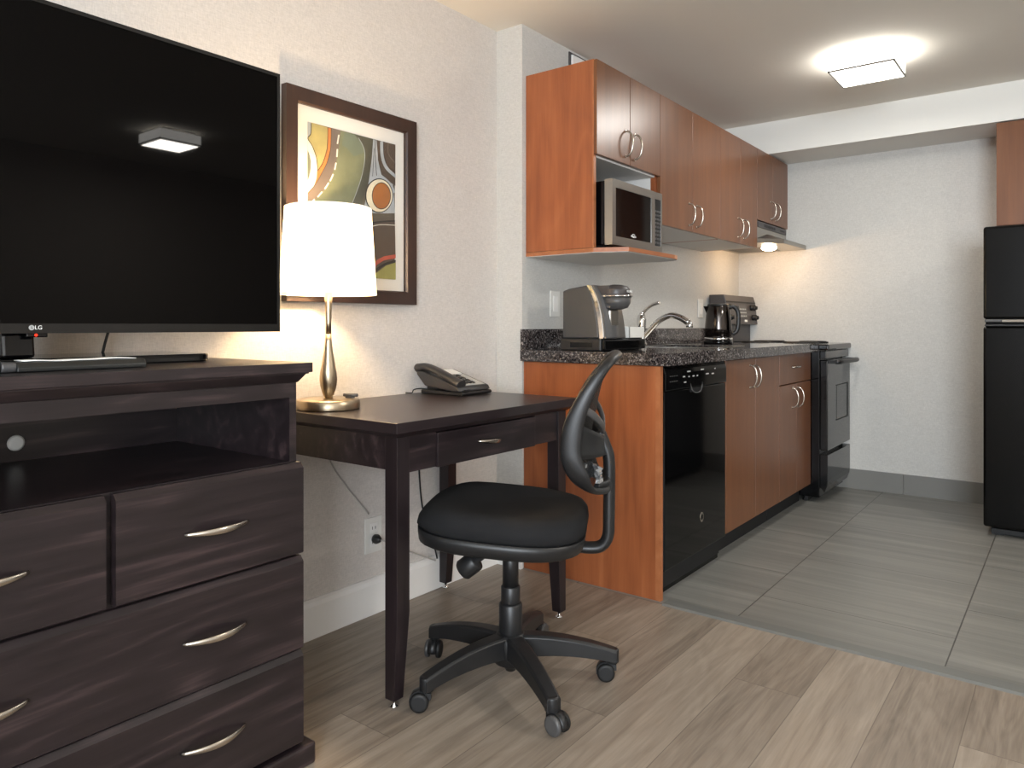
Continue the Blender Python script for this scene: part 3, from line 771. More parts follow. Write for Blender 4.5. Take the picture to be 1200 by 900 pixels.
for a, b in ((1.598, 1.918), (1.921, 2.24)):
    d = MB().box(a, b, 4.58, 4.598, 1.532, 2.066).build('door', M['cherrydoor'], t, bevel=.0015)
    m = MB(); hx = b - .045 if a < 1.7 else a + .045
    m.tube([(hx, 4.58 - math.sin(PI * k / 16) ** .8 * .034, 1.62 - math.cos(PI * k / 16) * .052) for k in range(17)], .0042, 8); m.build('handle', M['nickel'], d)

# ------------------------------------------------------------------ ceiling lights
def ceiling_light(x, y, label):
    t = thing('ceiling_light', (x, y, CEIL), label, 'ceiling light', 'square flush ceiling lights')
    h = .14
    MB().box(x - .11, x + .11, y - .11, y + .11, CEIL - .018, CEIL - .0005).build('mount_plate', M['white'], t)
    m = MB(); m.box(x - h + .004, x + h - .004, y - h + .004, y + h - .004, CEIL - .078, CEIL - .020); m.build('glass_body', M['lightside'], t)
    m = MB(); z0, z1 = CEIL - .086, CEIL - .0785
    m.box(x - h, x + h, y - h, y - h + .008, z0, z1); m.box(x - h, x + h, y + h - .008, y + h, z0, z1); m.box(x - h, x - h + .008, y - h, y + h, z0, z1); m.box(x + h - .008, x + h, y - h, y + h, z0, z1)
    m.build('metal_rim', M['stainless'], t)
    MB().box(x - h + .0085, x + h - .0085, y - h + .0085, y + h - .0085, CEIL - .084, CEIL - .0785).build('diffuser', M['lightpanel'], t)
    return t
cl = ceiling_light(1.153, 3.742, 'lit square ceiling light over the kitchen floor')
c2 = copy_tree(cl); c2.location = (3.25, 2.45, CEIL); c2['label'] = 'lit square ceiling light seen only as reflection in the television'

# ------------------------------------------------------------------ dresser
t = thing('dresser', (.25, .62, 0), 'dark espresso dresser with open shelf and drawers carrying the television', 'dresser')
DY0, DY1, DXB, DXF = .20, 1.046, -.02, .50
m = MB()
m.box(DXB, DXF, DY1 - .018, DY1, .051, .88); m.box(DXB, DXF, DY0, DY0 + .018, .051, .88)
m.box(DXB, 0, DY0 + .018, DY1 - .018, .051, .88)
m.box(0, DXF, DY0 + .018, DY1 - .018, .685, .70)
m.box(DXF - .02, DXF, DY0 + .018, DY1 - .018, .846, .88)
m.box(DXF - .02, DXF, DY0 + .018, DY1 - .018, .478, .49); m.box(DXF - .02, DXF, DY0 + .018, DY1 - .018, .262, .272)
m.box(DXF - .02, DXF, DY0 + .018, DY1 - .018, .051, .062); m.box(DXF - .02, DXF, .612, .64, .49, .685)
m.box(0, DXF - .02, DY0 + .018, DY1 - .018, .051, .058)
m.build('carcass', M['espY'], t)
m = MB(); m.box(-.03, .53, .17, 1.070, .9035, .926); m.box(-.025, .524, .176, 1.064, .900, .9035)
m.frustum((-.02, .504, .196, 1.048), .8805, (-.025, .520, .18, 1.060), .900)
m.build('top', M['espY'], t, bevel=.0012)
MB().box(-.02, .532, .17, 1.078, 0, .050).build('plinth', M['espY'], t, bevel=.006)
def drawer(y0, y1, z0, z1, hys):
    m = MB(); m.prism([(.501, z0), (.519, z0), (.522, z0 + .003), (.522, z1 - .012), (.512, z1), (.501, z1)], 'y', y0, y1)
    d = m.build('drawer', M['espY'], t)
    for hyy in hys:
        m = MB(); pts = []; rr = []; r2 = []
        zc = (z0 + z1) / 2
        for k in range(19):
            q = -1 + 2 * k / 18
            pts.append((.523 + .026 * (1 - q * q) + .001, hyy + q * .07, zc + .0)); rr.append(.0035); r2.append(.0035 + .0045 * (1 - abs(q) ** 1.5))
        m.tube(pts, rr, 8, r2=r2, up=(0, 0, 1)); m.build('handle', M['nickel'], d)
drawer(.634, 1.05, .49, .698, (.835,)); drawer(.198, .617, .49, .698, (.42,))
drawer(.198, 1.05, .272, .483, (.831, .42)); drawer(.198, 1.05, .056, .267, (.829, .42))
m = MB(); m.lathe([(.018, 0), (.018, .003), (.012, .006), (.001, .0062)], (.0005, .647, .742), 'x', 20); m.build('cable_grommet', M['offwhite'], t)

# ------------------------------------------------------------------ television
TY0, TY1, TZ0, TZ1, TX = .02, 1.178, .995, 1.679, .25
t = thing('television', (.2, .6, .927), 'large black flat screen television standing on the dark dresser', 'television')
m = MB(); m.box(TX - .03, TX - .004, TY0 + .004, TY1 - .004, TZ0 + .004, TZ1 - .004); m.box(TX - .065, TX - .03, .25, .95, 1.02, 1.45)
m.build('back_shell', M['bezel'], t, bevel=.004)
m = MB(); bw = .009
m.box(TX - .012, TX, TY0, TY1, TZ1 - bw, TZ1); m.box(TX - .012, TX, TY0, TY0 + bw, TZ0, TZ1 - bw); m.box(TX - .012, TX, TY1 - bw, TY1, TZ0, TZ1 - bw); m.box(TX - .012, TX, TY0 + bw, TY1 - bw, TZ0, TZ0 + .020)
bmesh.ops.remove_doubles(m.bm, verts=m.bm.verts, dist=.0001)
bz = m.build('bezel', M['bezel'], t)
MB().box(TX - .004, TX - .0015, TY0 + bw, TY1 - bw, TZ0 + .020, TZ1 - bw).build('screen', M['screen'], t)
text_part('LG', .0115, M['paper'], 'lettering', bz, (TX + .0003, .604, 1.0065), FACE_X)
m = MB(); m.lathe([(.0052, 0), (.0052, .0005)], (TX, .5915, 1.0065), 'x', 20); m.build('round_logo', M['greylight'], bz)
m = MB(); m.box(TX + .0006, TX + .0009, .5908, .5918, 1.0045, 1.0095); m.box(TX + .0006, TX + .0009, .5918, .5940, 1.0045, 1.0055); m.build('logo_mark', M['blackmatte'], bz)
MB().box(TX - .012, TX - .001, .583, .622, TZ0 - .008, TZ0 + .001).build('sensor_tab', M['blackgloss'], t, bevel=.002)
m = MB(); m.lathe([(.0028, 0), (.0026, .001)], (TX - .001, .600, TZ0 - .0035), 'x', 12); m.build('standby_light', M['red'], t)
m = MB(); m.prism([(.12, .945), (.235, .945), (.225, 1.02), (.14, 1.02)], 'y', .545, .605); m.build('neck', M['blackgloss'], t, bevel=.006)
def rrect(x0, x1, y0, y1, r, n=6):
    out = []
    for cx_, cy_, a0 in ((x1 - r, y1 - r, 0), (x0 + r, y1 - r, PI / 2), (x0 + r, y0 + r, PI), (x1 - r, y0 + r, 1.5 * PI)):
        for k in range(n + 1):
            a = a0 + PI / 2 * k / n; out.append((cx_ + r * math.cos(a), cy_ + r * math.sin(a)))
    return out
MB().prism(rrect(.03, .29, .22, .968, .04), 'z', .9265, .9448).build('stand_base', M['blackgloss'], t, bevel=.003)
t2 = MB().tube(spline([(.186, .90, 1.20), (.06, .895, 1.16), (.0, .875, 1.08), (.0, .845, .975), (.0, .832, .935), (.0, .80, .930), (.0, .70, .930)], 6), .0034, 8).build('power_cable', M['blackmatte'], t)

t = thing('guest_binder', (.4, .6, .9265), 'thin black guest binder with white pages lying before the television stand', 'binder')
MB().prism([(.365, .9268), (.37, .944), (.425, .944), (.432, .935), (.432, .9268)], 'y', .505, .735).build('cover', M['leather'], t, bevel=.002)
m = MB(); m.grid(lambda u, v: (.37 + .05 * v, .52 + .2 * u, .9458 + .0004 * math.sin(u * 17) + .0006 * math.sin(u * 9 + 1)), 24, 2); m.build('loose_pages', M['paper'], t, solid=.0016)
m = MB(); m.lathe([(.009, 0), (.0095, .003), (.0095, .020), (.009, .024)], (.418, .483, .936), 'y', 18); m.build('rounded_spine', M['grey'], t)
MB().box(.33, .41, .483, .507, .9268, .944).build('spine_edge', M['grey'], t, bevel=.002)
t = thing('set_top_box', (.38, .38, .9265), 'small flat black box at left frame edge beside the binder', 'media box')
MB().box(.31, .43, .30, .476, .9268, .946).build('case', M['blackplastic'], t, bevel=.003)
MB().box(.4302, .431, .31, .466, .932, .941).build('front_panel', M['blackgloss'], t)

# ------------------------------------------------------------------ desk
t = thing('desk', (.25, 1.75, 0), 'dark espresso writing desk with one drawer, standing against the wall', 'desk')
m = MB(); m.box(-.036, .55, 1.315, 2.178, .732, .76); m.frustum((-.036, .522, 1.343, 2.148), .7175, (-.036, .545, 1.32, 2.172), .732)
m.build('top', M['esptop'], t, bevel=.0015)
def leg(x0, x1, y0, y1, ix, iy):
    """ix,iy: side on which the lower part tapers"""
    m = MB(); tx, ty = .012 * ix, .012 * iy
    a = (x0, x1, y0, y1)
    b = (x0 + (tx if ix > 0 else 0), x1 + (tx if ix < 0 else 0), y0 + (ty if iy > 0 else 0), y1 + (ty if iy < 0 else 0))
    m.box(x0, x1, y0, y1, .25, .717); m.frustum(b, .022, a, .25)
    bmesh.ops.remove_doubles(m.bm, verts=m.bm.verts, dist=.0001)
    l = m.build('leg', M['espZ'], t, bevel=.0012)
    m = MB(); cx_, cy_ = (b[0] + b[1]) / 2, (b[2] + b[3]) / 2
    m.lathe([(.013, 0), (.013, .003), (.005, .008), (.005, .0218)], (cx_, cy_, 0.0005), 'z', 16); m.build('glide', M['chrome'], l)
leg(.474, .52, 1.345, 1.391, -1, -1 * -1 * -1); leg(.474, .52, 2.10, 2.146, 1, 1)
leg(-.022, .024, 1.345, 1.391, 1, -1); leg(-.022, .024, 2.085, 2.131, -1, -1)
m = MB(); m.box(.024, .474, 1.350, 1.368, .628, .717); m.box(.024, .474, 2.118, 2.136, .628, .717); m.box(-.010, .008, 1.391, 2.085, .628, .717)
m.box(.496, .512, 1.391, 1.500, .618, .717); m.box(.496, .512, 1.97, 2.10, .618, .717); m.box(.49, .496, 1.391, 2.10, .618, .717)
m.build('apron', M['espY'], t)
d = MB().box(.4965, .518, 1.503, 1.967, .616, .712).build('drawer', M['espY'], t, bevel=.0015)
m = MB(); pts = []; r1 = []
for k in range(15):
    q = -1 + 2 * k / 14
    pts.append((.52 + .024 * (1 - q * q), 1.725 + q * .052, .664 - .004 * q)); r1.append(.004 + .003 * (1 - q * q))
m.tube(pts, .004, 8, r2=r1, up=(0, 0, 1)); m.build('handle', M['nickel'], d)

# table lamp
LX, LY = .136, 1.428
t = thing('table_lamp', (LX, LY, .7605), 'lit table lamp with white drum shade and brushed metal base', 'table lamp')
MB().lathe([(.093, .7605), (.0935, .764), (.0935, .788), (.091, .7905), (.03, .792), (.012, .794)], (LX, LY, 0), 'z', 56).build('base', M['steel'], t)
prof = [(.0115, .794), (.0135, .797), (.019, .81), (.0245, .83), (.0265, .848), (.0245, .87), (.019, .90), (.0135, .935), (.0098, .965), (.0085, .985)]
MB().lathe(prof, (LX, LY, 0), 'z', 36).build('stem', M['steel'], t)
MB().lathe([(.0087, .986), (.0087, 1.02), (.0105, 1.08), (.012, 1.112), (.004, 1.116)], (LX, LY, 0), 'z', 28).build('neck', M['steel'], t)
MB().lathe([(.006, 1.116), (.014, 1.12), (.014, 1.16), (.006, 1.165)], (LX, LY, 0), 'z', 16).build('bulb_socket', M['steel'], t)
m = MB(); seg = 64
for (r0, z0, r1, z1) in ((.1435, 1.104, .1275, 1.366),):
    ring0 = [m.bm.verts.new((LX + r0 * math.cos(2 * PI * k / seg), LY + r0 * math.sin(2 * PI * k / seg), z0)) for k in range(seg)]
    ring1 = [m.bm.verts.new((LX + r1 * math.cos(2 * PI * k / seg), LY + r1 * math.sin(2 * PI * k / seg), z1)) for k in range(seg)]
    for k in range(seg):
        j = (k + 1) % seg; f = m.bm.faces.new((ring0[k], ring0[j], ring1[j], ring1[k])); f.smooth = True
sh = m.build('shade', M['shade'], t)
for rr_, zz_ in ((.1436, 1.105), (.1276, 1.365)):
    MB().tube([(LX + rr_ * math.cos(2 * PI * k / seg), LY + rr_ * math.sin(2 * PI * k / seg), zz_) for k in range(seg)], .0014, 6, closed=True).build('shade_ring', M['paper'], sh)
m = MB(); m.box(LX + .035, LX + .062, LY + .035, LY + .05, .7925, .797); m.tube([(LX + .03, LY + .034, .801), (LX + .072, LY + .052, .801)], .005, 8); m.build('dimmer_switch', M['grey'], t)

# phone
t = thing('desk_phone', (.0, 2.03, .7605), 'dark grey corded desk phone at the back of the desk', 'telephone')
PZ = .7605
m = MB(); m.prism([(.0, PZ + .001), (.20, PZ + .001), (.205, PZ + .008), (.20, PZ + .014), (.0, PZ + .014)], 'y', 1.962, 2.128); m.build('foot_plate', M['phonedark'], t, bevel=.002)
m = MB(); m.prism([(.03, PZ + .03), (.175, PZ + .0145), (.20, PZ + .016), (.19, PZ + .032), (.02, PZ + .083), (-.01, PZ + .083), (-.012, PZ + .072)], 'y', 1.95, 2.125); m.build('body', M['phone'], t, bevel=.004)
m = MB(); m.box(-.005, .05, 2.0, 2.08, PZ + .014, PZ + .045); m.build('stand', M['phonedark'], t)
hs = spline([(-.022, 1.972, PZ + .092), (.02, 1.972, PZ + .098), (.08, 1.972, PZ + .083), (.14, 1.972, PZ + .06), (.19, 1.972, PZ + .038)], 5)
m = MB(); n_ = len(hs)
m.tube(hs, [.024] * n_, 12, r2=[.012 + .006 * (abs(i / (n_ - 1) - .5) * 2) ** 2 for i in range(n_)], up=(0, 0, 1)); m.build('handset', M['phone'], t)
def ph(x): return PZ + .083 - (x - .02) * .3
kp_ = M['blackmatte']
m = MB()
for i in range(4):
    for j in range(3):
        x0 = .085 + i * .023; y0 = 2.020 + j * .020
        z0 = ph(x0) + .0
        m._mk([(x0, y0, z0 - .002), (x0 + .015, y0, ph(x0 + .015) - .002), (x0 + .015, y0 + .014, ph(x0 + .015) - .002), (x0, y0 + .014, z0 - .002),
               (x0, y0, z0 + .004), (x0 + .015, y0, ph(x0 + .015) + .004), (x0 + .015, y0 + .014, ph(x0 + .015) + .004), (x0, y0 + .014, z0 + .004)],
              [(0,3,2,1),(4,5,6,7),(0,1,5,4),(1,2,6,5),(2,3,7,6),(3,0,4,7)])
m.build('keypad', kp_, t)
def slab(x0, x1, y0, y1, h0, h1, name, mat):
    m = MB(); m._mk([(x0, y0, ph(x0) + h0), (x1, y0, ph(x1) + h0), (x1, y1, ph(x1) + h0), (x0, y1, ph(x0) + h0), (x0, y0, ph(x0) + h1), (x1, y0, ph(x1) + h1), (x1, y1, ph(x1) + h1), (x0, y1, ph(x0) + h1)],
          [(0,3,2,1),(4,5,6,7),(0,1,5,4),(1,2,6,5),(2,3,7,6),(3,0,4,7)]); m.build(name, mat, t)
slab(.075, .182, 2.005, 2.112, .0002, .0012, 'keypad_label', M['greylight']); slab(.02, .070, 2.005, 2.112, .0002, .0015, 'info_card', M['paper'])
m = MB(); m.box(.19, .207, 1.975, 2.0, PZ + .015, PZ + .022); m.build('front_lip', M['phonedark'], t)
m = MB(); m.tube(spline([(-.005, 2.0, PZ + .012), (-.015, 1.975, PZ + .016), (-.015, 1.94, PZ + .014), (-.01, 1.925, PZ + .004), (-.037, 1.92, PZ + .003)], 6), .0022, 8); m.build('line_cord', M['phonedark'], t)

# cords on the wall under the desk
o = MB().tube(spline([(-.0365, 1.52, .70), (-.0365, 1.575, .56), (-.0365, 1.64, .47), (-.0365, 1.70, .40), (-.0365, 1.74, .352)], 6), .0028, 8)
tag(o.build('lamp_cord', M['cord_grey'], origin=(-.0365, 1.6, .35)), 'pale thin cord slanting down wall to the outlet', 'cord')
t = thing('power_plug', (-.03, 1.765, .26), 'dark plug in lower socket of the wall outlet with black cord', 'plug')
m = MB(); m.lathe([(.004, 0), (.016, .004), (.017, .014), (.010, .028), (.005, .034)], (WX + .0075, 1.762, .262), 'x', 16); m.build('plug_head', M['blackplastic'], t)
m = MB(); m.tube(spline([(WX + .041, 1.762, .262), (.015, 1.785, .25), (.0, 1.83, .22), (-.028, 1.90, .19), (-.015, 2.0, .14), (.0, 2.04, .12)], 6), .0025, 8); m.build('cord', M['cord_grey'], t)
o = MB().tube(spline([(-.0365, 1.985, .70), (-.0365, 1.985, .60), (-.0365, 1.99, .46), (-.036, 2.003, .34), (-.034, 2.03, .25), (-.022, 2.055, .17), (-.012, 2.062, .12)], 6), .003, 8)
tag(o.build('phone_cord', M['blackmatte'], origin=(-.032, 2.0, .12)), 'thin black cord hanging behind the desk near its far leg', 'cord')

# ------------------------------------------------------------------ framed picture
t = thing('framed_picture', (WX, 1.665, 1.088), 'dark brown framed abstract print with white mat behind the lamp', 'picture')
A0, A1, B0, B1 = 1.385, 1.952, 1.088, 1.765; fw_ = .048
m = MB()
prf = [(0, 0), (0, .027), (fw_ * .9, .025), (fw_, .018), (fw_, 0)]   # (inward, out)
def frame_side(p0, p1, inw):
    # p0->p1 along the side, mitred
    P = []
    for (a, h) in prf:
        q0 = (p0[0] + inw[0][0] * a, p0[1] + inw[0][1] * a); q1 = (p1[0] + inw[1][0] * a, p1[1] + inw[1][1] * a)
        P.append((WX + .001 + h, q0[0], q0[1])); P.append((WX + .001 + h, q1[0], q1[1]))
    n = len(prf); v = [m.bm.verts.new(p) for p in P]
    for i in range(n):
        j = (i + 1) % n; m.bm.faces.new((v[2 * i], v[2 * i + 1], v[2 * j + 1], v[2 * j]))
    m.bm.faces.new([v[2 * i] for i in range(n)]); m.bm.faces.new([v[2 * i + 1] for i in range(n)])
frame_side((A0, B0), (A1, B0), ((1, 1), (-1, 1))); frame_side((A1, B0), (A1, B1), ((-1, 1), (-1, -1)))
frame_side((A1, B1), (A0, B1), ((-1, -1), (1, -1))); frame_side((A0, B1), (A0, B0), ((1, -1), (1, 1)))
m.build('frame', M['frame'], t)
MB().box(WX + .001, WX + .008, A0 + fw_ - .004, A1 - fw_ + .004, B0 + fw_ - .004, B1 - fw_ + .004).build('mat_board', M['mat'], t)
# the print: flat inked shapes on the picture plane; outline points measured on the photo and laid on the wall plane
R0, R1, Q0, Q1 = 1.478, 1.860, 1.178, 1.667
def wp(u, v):
    tt = (u - 600) / 863.0; w = -(v - 382) / 863.0
    dx, dy = -.6085 + tt * .7935, .7935 + tt * .6085
    k = (-.03 - 1.93) / dx
    return (min(max(k * dy, R0), R1), min(max(1.01 + k * w, Q0), Q1))
acol = {'base': (92, 82, 70), 'olive': (172, 160, 104), 'white': (226, 222, 210), 'sage': (120, 124, 104), 'orange': (186, 118, 62), 'road': (110, 98, 90),
        'leaf': (116, 120, 92), 'teal': (108, 118, 100), 'dark': (78, 76, 62), 'blue': (166, 172, 176), 'cream': (222, 212, 184), 'amber': (160, 98, 42), 'brown': (84, 70, 58), 'red': (176, 80, 60), 'moss': (150, 148, 84), 'ink': (40, 34, 30)}
aidx = {}; amats = []
for k, c in acol.items():
    aidx[k] = len(amats)
    cc = srgb(*c); n = NT('print_ink_' + k); v = n.coords(); f = n.noise(v, 22.0, 4, 0.6)
    n.link(n.mix(f, tuple(x * .68 for x in cc[:3]) + (1,), tuple(min(1, x * 1.3) for x in cc[:3]) + (1,)), n.b.inputs['Base Color']); n.b.inputs['Roughness'].default_value = .45
    amats.append(n.m)
m = MB(); m.mi = aidx['base']
LX0 = WX + .0085
m._mk([(LX0, R0, Q0), (LX0, R1, Q0), (LX0, R1, Q1), (LX0, R0, Q1)], [(0, 1, 2, 3)])
lay = [0]
def shape(col, pts, src='A', smooth=True):
    lay[0] += 1
    x = LX0 + lay[0] * .00012
    if src == 'A': P = [(340 + a / 7.5, 130 + b / 7.5) for a, b in pts]
    else: P = [(420 + a / 4.737, 180 + b / 4.737) for a, b in pts]
    W = [wp(*p) for p in P]; m.mi = aidx[col]
    v = []
    for y, z in W:
        if not v or (v[-1].co - Vector((x, y, z))).length > 1e-5: v.append(m.bm.verts.new((x, y, z)))
    if len(v) > 2:
        f = m.bm.faces.new(v); f.material_index = aidx[col]
def stroke(col, pts, w, src='A'):
    P = spline([(a, b, 0) for a, b in pts], 6); L = []; Rr = []
    for i, p in enumerate(P):
        tn = (P[min(i + 1, len(P) - 1)] - P[max(i - 1, 0)]).normalized(); nn = Vector((-tn.y, tn.x, 0)) * w / 2
        L.append((p.x + nn.x, p.y + nn.y)); Rr.append((p.x - nn.x, p.y - nn.y))
    shape(col, L + Rr[::-1], src)
def ell(cx_, cy_, rx, ry, n=36): return [(cx_ + rx * math.cos(2 * PI * k / n), cy_ + ry * math.sin(2 * PI * k / n)) for k in range(n)]
shape('olive', [(150, 80), (335, 145), (325, 330), (290, 450), (245, 525), (150, 560)])
shape('blue', [(148, 80), (188, 100), (184, 200), (160, 238), (148, 238)])
shape('white', [(155, 245), (195, 310), (228, 400), (240, 500), (235, 590), (210, 660), (150, 725), (150, 240)])
shape('sage', [(148, 340), (172, 380), (184, 440), (183, 510), (172, 570), (148, 612)])
stroke('ink', [(186, 108), (183, 200), (157, 240), (197, 310), (230, 400), (242, 500), (237, 590), (212, 660), (160, 720)], 6)
shape('orange', [(333, 145), (362, 155), (356, 330), (326, 450), (281, 540), (226, 640), (150, 735), (150, 715), (210, 660), (237, 590), (242, 525), (290, 450), (327, 330)])
shape('road', [(362, 150), (445, 170), (428, 330), (403, 470), (362, 575), (302, 690), (232, 770), (150, 830), (150, 735), (226, 640), (281, 540), (326, 450), (356, 330)])
stroke('ink', [(332, 145), (327, 330), (291, 450), (245, 525)], 5); stroke('ink', [(363, 150), (356, 330), (326, 450), (281, 540), (226, 640), (160, 725)], 4)
shape('leaf', [(445, 170), (570, 205), (635, 285), (656, 370), (652, 470), (622, 600), (582, 720), (530, 850), (150, 850), (232, 770), (302, 690), (362, 575), (403, 470), (428, 330)])
shape('teal', [(480, 190), (570, 210), (628, 285), (645, 370), (560, 400), (500, 330), (455, 300)])
shape('dark', [(560, 200), (728, 250), (716, 400), (690, 600), (620, 850), (530, 850), (582, 720), (622, 600), (652, 470), (656, 370), (635, 285)])
stroke('blue', [(600, 235), (648, 330), (655, 430), (630, 570), (585, 710), (530, 850)], 5)
for a, b, g in (((428, 210), (415, 290), 0), ((415, 335), (410, 405), 0), ((403, 455), (391, 517), 0), ((378, 555), (350, 617), 0), ((338, 632), (303, 687), 0), ((281, 710), (240, 758), 0), ((215, 776), (178, 808), 0)):
    stroke('white', [a, ((a[0] + b[0]) / 2, (a[1] + b[1]) / 2), b], 13)
shape('blue', [(728, 250), (765, 262), (770, 430), (800, 560), (900, 640), (920, 900), (640, 900), (690, 620), (716, 420)])
shape('brown', [(757, 255), (930, 290), (930, 660), (880, 630), (810, 560), (772, 430)])
stroke('blue', [(802, 268), (808, 400), (845, 500), (930, 580)], 26); stroke('ink', [(818, 268), (822, 390), (858, 480), (930, 545)], 4)
stroke('ink', [(745, 255), (748, 430), (758, 570)], 5); stroke('ink', [(735, 330), (728, 480), (722, 575)], 4); stroke('road', [(860, 280), (862, 380), (930, 470)], 8)
stroke('blue', [(690, 640), (740, 590), (810, 595), (880, 650), (910, 720)], 22)
stroke('ink', [(690, 655), (740, 610), (810, 612), (870, 665), (900, 740)], 5)
shape('ink', ell(778, 745, 122, 152)); shape('cream', ell(780, 745, 114, 143)); shape('ink', ell(798, 747, 84, 119)); shape('amber', ell(798, 747, 78, 112))
shape('brown', [(40, 395), (200, 372), (210, 580), (40, 640)], 'B'); stroke('white', [(40, 415), (110, 396), (200, 398)], 4, 'B'); stroke('ink', [(40, 392), (110, 380), (200, 374)], 9, 'B')
shape('red', [(60, 640), (100, 590), (140, 570), (210, 560), (210, 582), (140, 592), (100, 618), (70, 660)], 'B')
shape('moss', [(60, 720), (100, 660), (150, 622), (210, 605), (210, 720)], 'B'); stroke('ink', [(70, 680), (105, 640), (150, 612), (210, 596)], 14, 'B')
m.build('art_print', amats, t)
n = NT('picture_glass')
gl = n.n.new('ShaderNodeBsdfGlossy'); gl.inputs['Roughness'].default_value = .03; tr = n.n.new('ShaderNodeBsdfTransparent')
fr_ = n.n.new('ShaderNodeLayerWeight'); mx = n.n.new('ShaderNodeMixShader')
n.link(n.math('ADD', n.math('MULTIPLY', n.math('POWER', fr_.outputs['Facing'], 4.0), .5), .02), mx.inputs[0]); n.link(tr.outputs[0], mx.inputs[1]); n.link(gl.outputs[0], mx.inputs[2]); n.link(mx.outputs[0], n.o.inputs[0])
MB().box(WX + .0155, WX + .0165, A0 + fw_ - .004, A1 - fw_ + .004, B0 + fw_ - .004, B1 - fw_ + .004).build('glass', n.m, t)

# ------------------------------------------------------------------ office chair (local: +x forward, +y lateral, z up)
t = thing('office_chair', (.648, 1.665, 0), 'black office chair with mesh back rolled up beside the desk', 'office chair', rz=math.radians(209.5))
def L(mb, name, mat, parent=t, **k): return mb.build(name, mat, parent, local=True, **k)
tilt = Matrix.Translation((0, 0, .46)) @ Matrix.Rotation(math.radians(-4.0), 4, 'Y') @ Matrix.Translation((0, 0, -.46))
def seat_outline(a, grow=0.0):
    c, s_ = math.cos(a), math.sin(a)
    n = 3.4; r = 1 / ((abs(c) ** n + abs(s_) ** n) ** (1 / n))
    x = r * c * .235; y = r * s_ * .232
    y *= 1 - .10 * max(0, -x / .235) ** 2
    return x * (1 + grow) + .015, y * (1 + grow)
m = MB(); NS = 56
rows = [(.0, .060), (.25, .0605), (.5, .063), (.72, .0665), (.86, .067), (.94, .061), (.985, .048), (1.0, .030), (.985, .013), (.95, .004), (.90, 0)]
rings = []
for (q, h) in rows[1:]:
    ring = []
    for k in range(NS):
        x, y = seat_outline(2 * PI * k / NS); x = (x - .015) * q + .015; y *= q
        z = .447 + h
        if h > .02:
            z -= .022 * max(0, (x - .13) / .12) ** 2 * (1 if q > .3 else 0)    # waterfall front
            z += .006 * max(0, (-x - .1) / .13) ** 2 
        ring.append(m.bm.verts.new((x, y, z)))
    rings.append(ring)
cv = m.bm.verts.new((.015, 0, .447 + .060)); 
for k in range(NS):
    f = m.bm.faces.new((cv, rings[0][k], rings[0][(k + 1) % NS])); f.smooth = True
for i in range(len(rings) - 1):
    for k in range(NS):
        j = (k + 1) % NS; f = m.bm.faces.new((rings[i][k], rings[i + 1][k], rings[i + 1][j], rings[i][j])); f.smooth = True
m.bm.faces.new(rings[-1])
m.xf(tilt); L(m, 'seat', M['fabric'])
m = MB(); rings = []
for (q, z) in ((.99, .452), (.985, .436), (.97, .416), (.90, .407), (.5, .405)):
    ring = []
    for k in range(NS):
        x, y = seat_outline(2 * PI * k / NS); ring.append(m.bm.verts.new(((x - .015) * q + .015, y * q, z)))
    rings.append(ring)
for i in range(len(rings) - 1):
    for k in range(NS):
        j = (k + 1) % NS; f = m.bm.faces.new((rings[i][k], rings[i + 1][k], rings[i + 1][j], rings[i][j])); f.smooth = True
m.bm.faces.new(rings[-1]); m.bm.faces.new(rings[0]); m.xf(tilt); L(m, 'seat_pan', M['blackplastic'])
m = MB(); m.box(-.10, .10, -.07, .07, .385, .408); m.box(-.05, .05, -.05, .05, .372, .392); L(m, 'tilt_mechanism', M['blackplastic'], bevel=.006)
m = MB()
kn = [(.0105, 0), (.0105, .02), (.026, .024), (.0285, .03), (.0285, .07), (.024, .076), (.001, .077)]
m.lathe(kn, (0, 0, 0), 'x', 24)
m.xf(Matrix.Translation((.058, .115, .39)) @ Matrix.Rotation(math.radians(38), 4, 'Y')); L(m, 'tension_knob', M['blackplastic'])
L(MB().lathe([(.023, .27), (.023, .39)], (0, 0, 0), 'z', 28), 'gas_lift', M['blackplastic'])
L(MB().lathe([(.0265, .222), (.0275, .225), (.0275, .268), (.024, .272)], (0, 0, 0), 'z', 28), 'telescopic_cover', M['blackplastic'])
L(MB().lathe([(.030, .13), (.0335, .14), (.0335, .218), (.029, .224)], (0, 0, 0), 'z', 28), 'lower_cover', M['blackplastic'])
L(MB().lathe([(.014, .03), (.02, .045), (.046, .055), (.048, .12), (.040, .136), (.034, .138)], (0, 0, 0), 'z', 32), 'hub', M['blackplastic'])
R = .272
for ang, R in ((-106, .274), (-31, .284), (38, .290), (110, .28), (182, .284)):
    th = math.radians(ang - 209.5)
    m = MB(); N = 12; sec = []
    for i in range(N + 1):
        q = i / N; r = .03 + (R + .012 - .03) * q
        zt = .136 - .048 * q ** 2.0; hb = .062 * (1 - q) + .036 * q; w = .026 * (1 - q) + .019 * q
        zb = zt - hb if q < .9 else zt - hb
        sec.append([(r, -w, zb), (r, w, zb), (r, w, zt - .006), (r, w * .72, zt), (r, -w * .72, zt), (r, -w, zt - .006)])
    V = [[m.bm.verts.new(p) for p in s_] for s_ in sec]
    for i in range(N):
        for k in range(6):
            j = (k + 1) % 6; m.bm.faces.new((V[i][k], V[i][j], V[i + 1][j], V[i + 1][k]))
    m.bm.faces.new(V[0]); m.bm.faces.new(V[-1])
    m.lathe([(.0195, .052), (.0195, .086), (.015, .0895)], (R, 0, 0), 'z', 18)
    m.xf(Matrix.Rotation(th, 4, 'Z')); arm = L(m, 'base_leg', M['blackplastic'], bevel=.002)
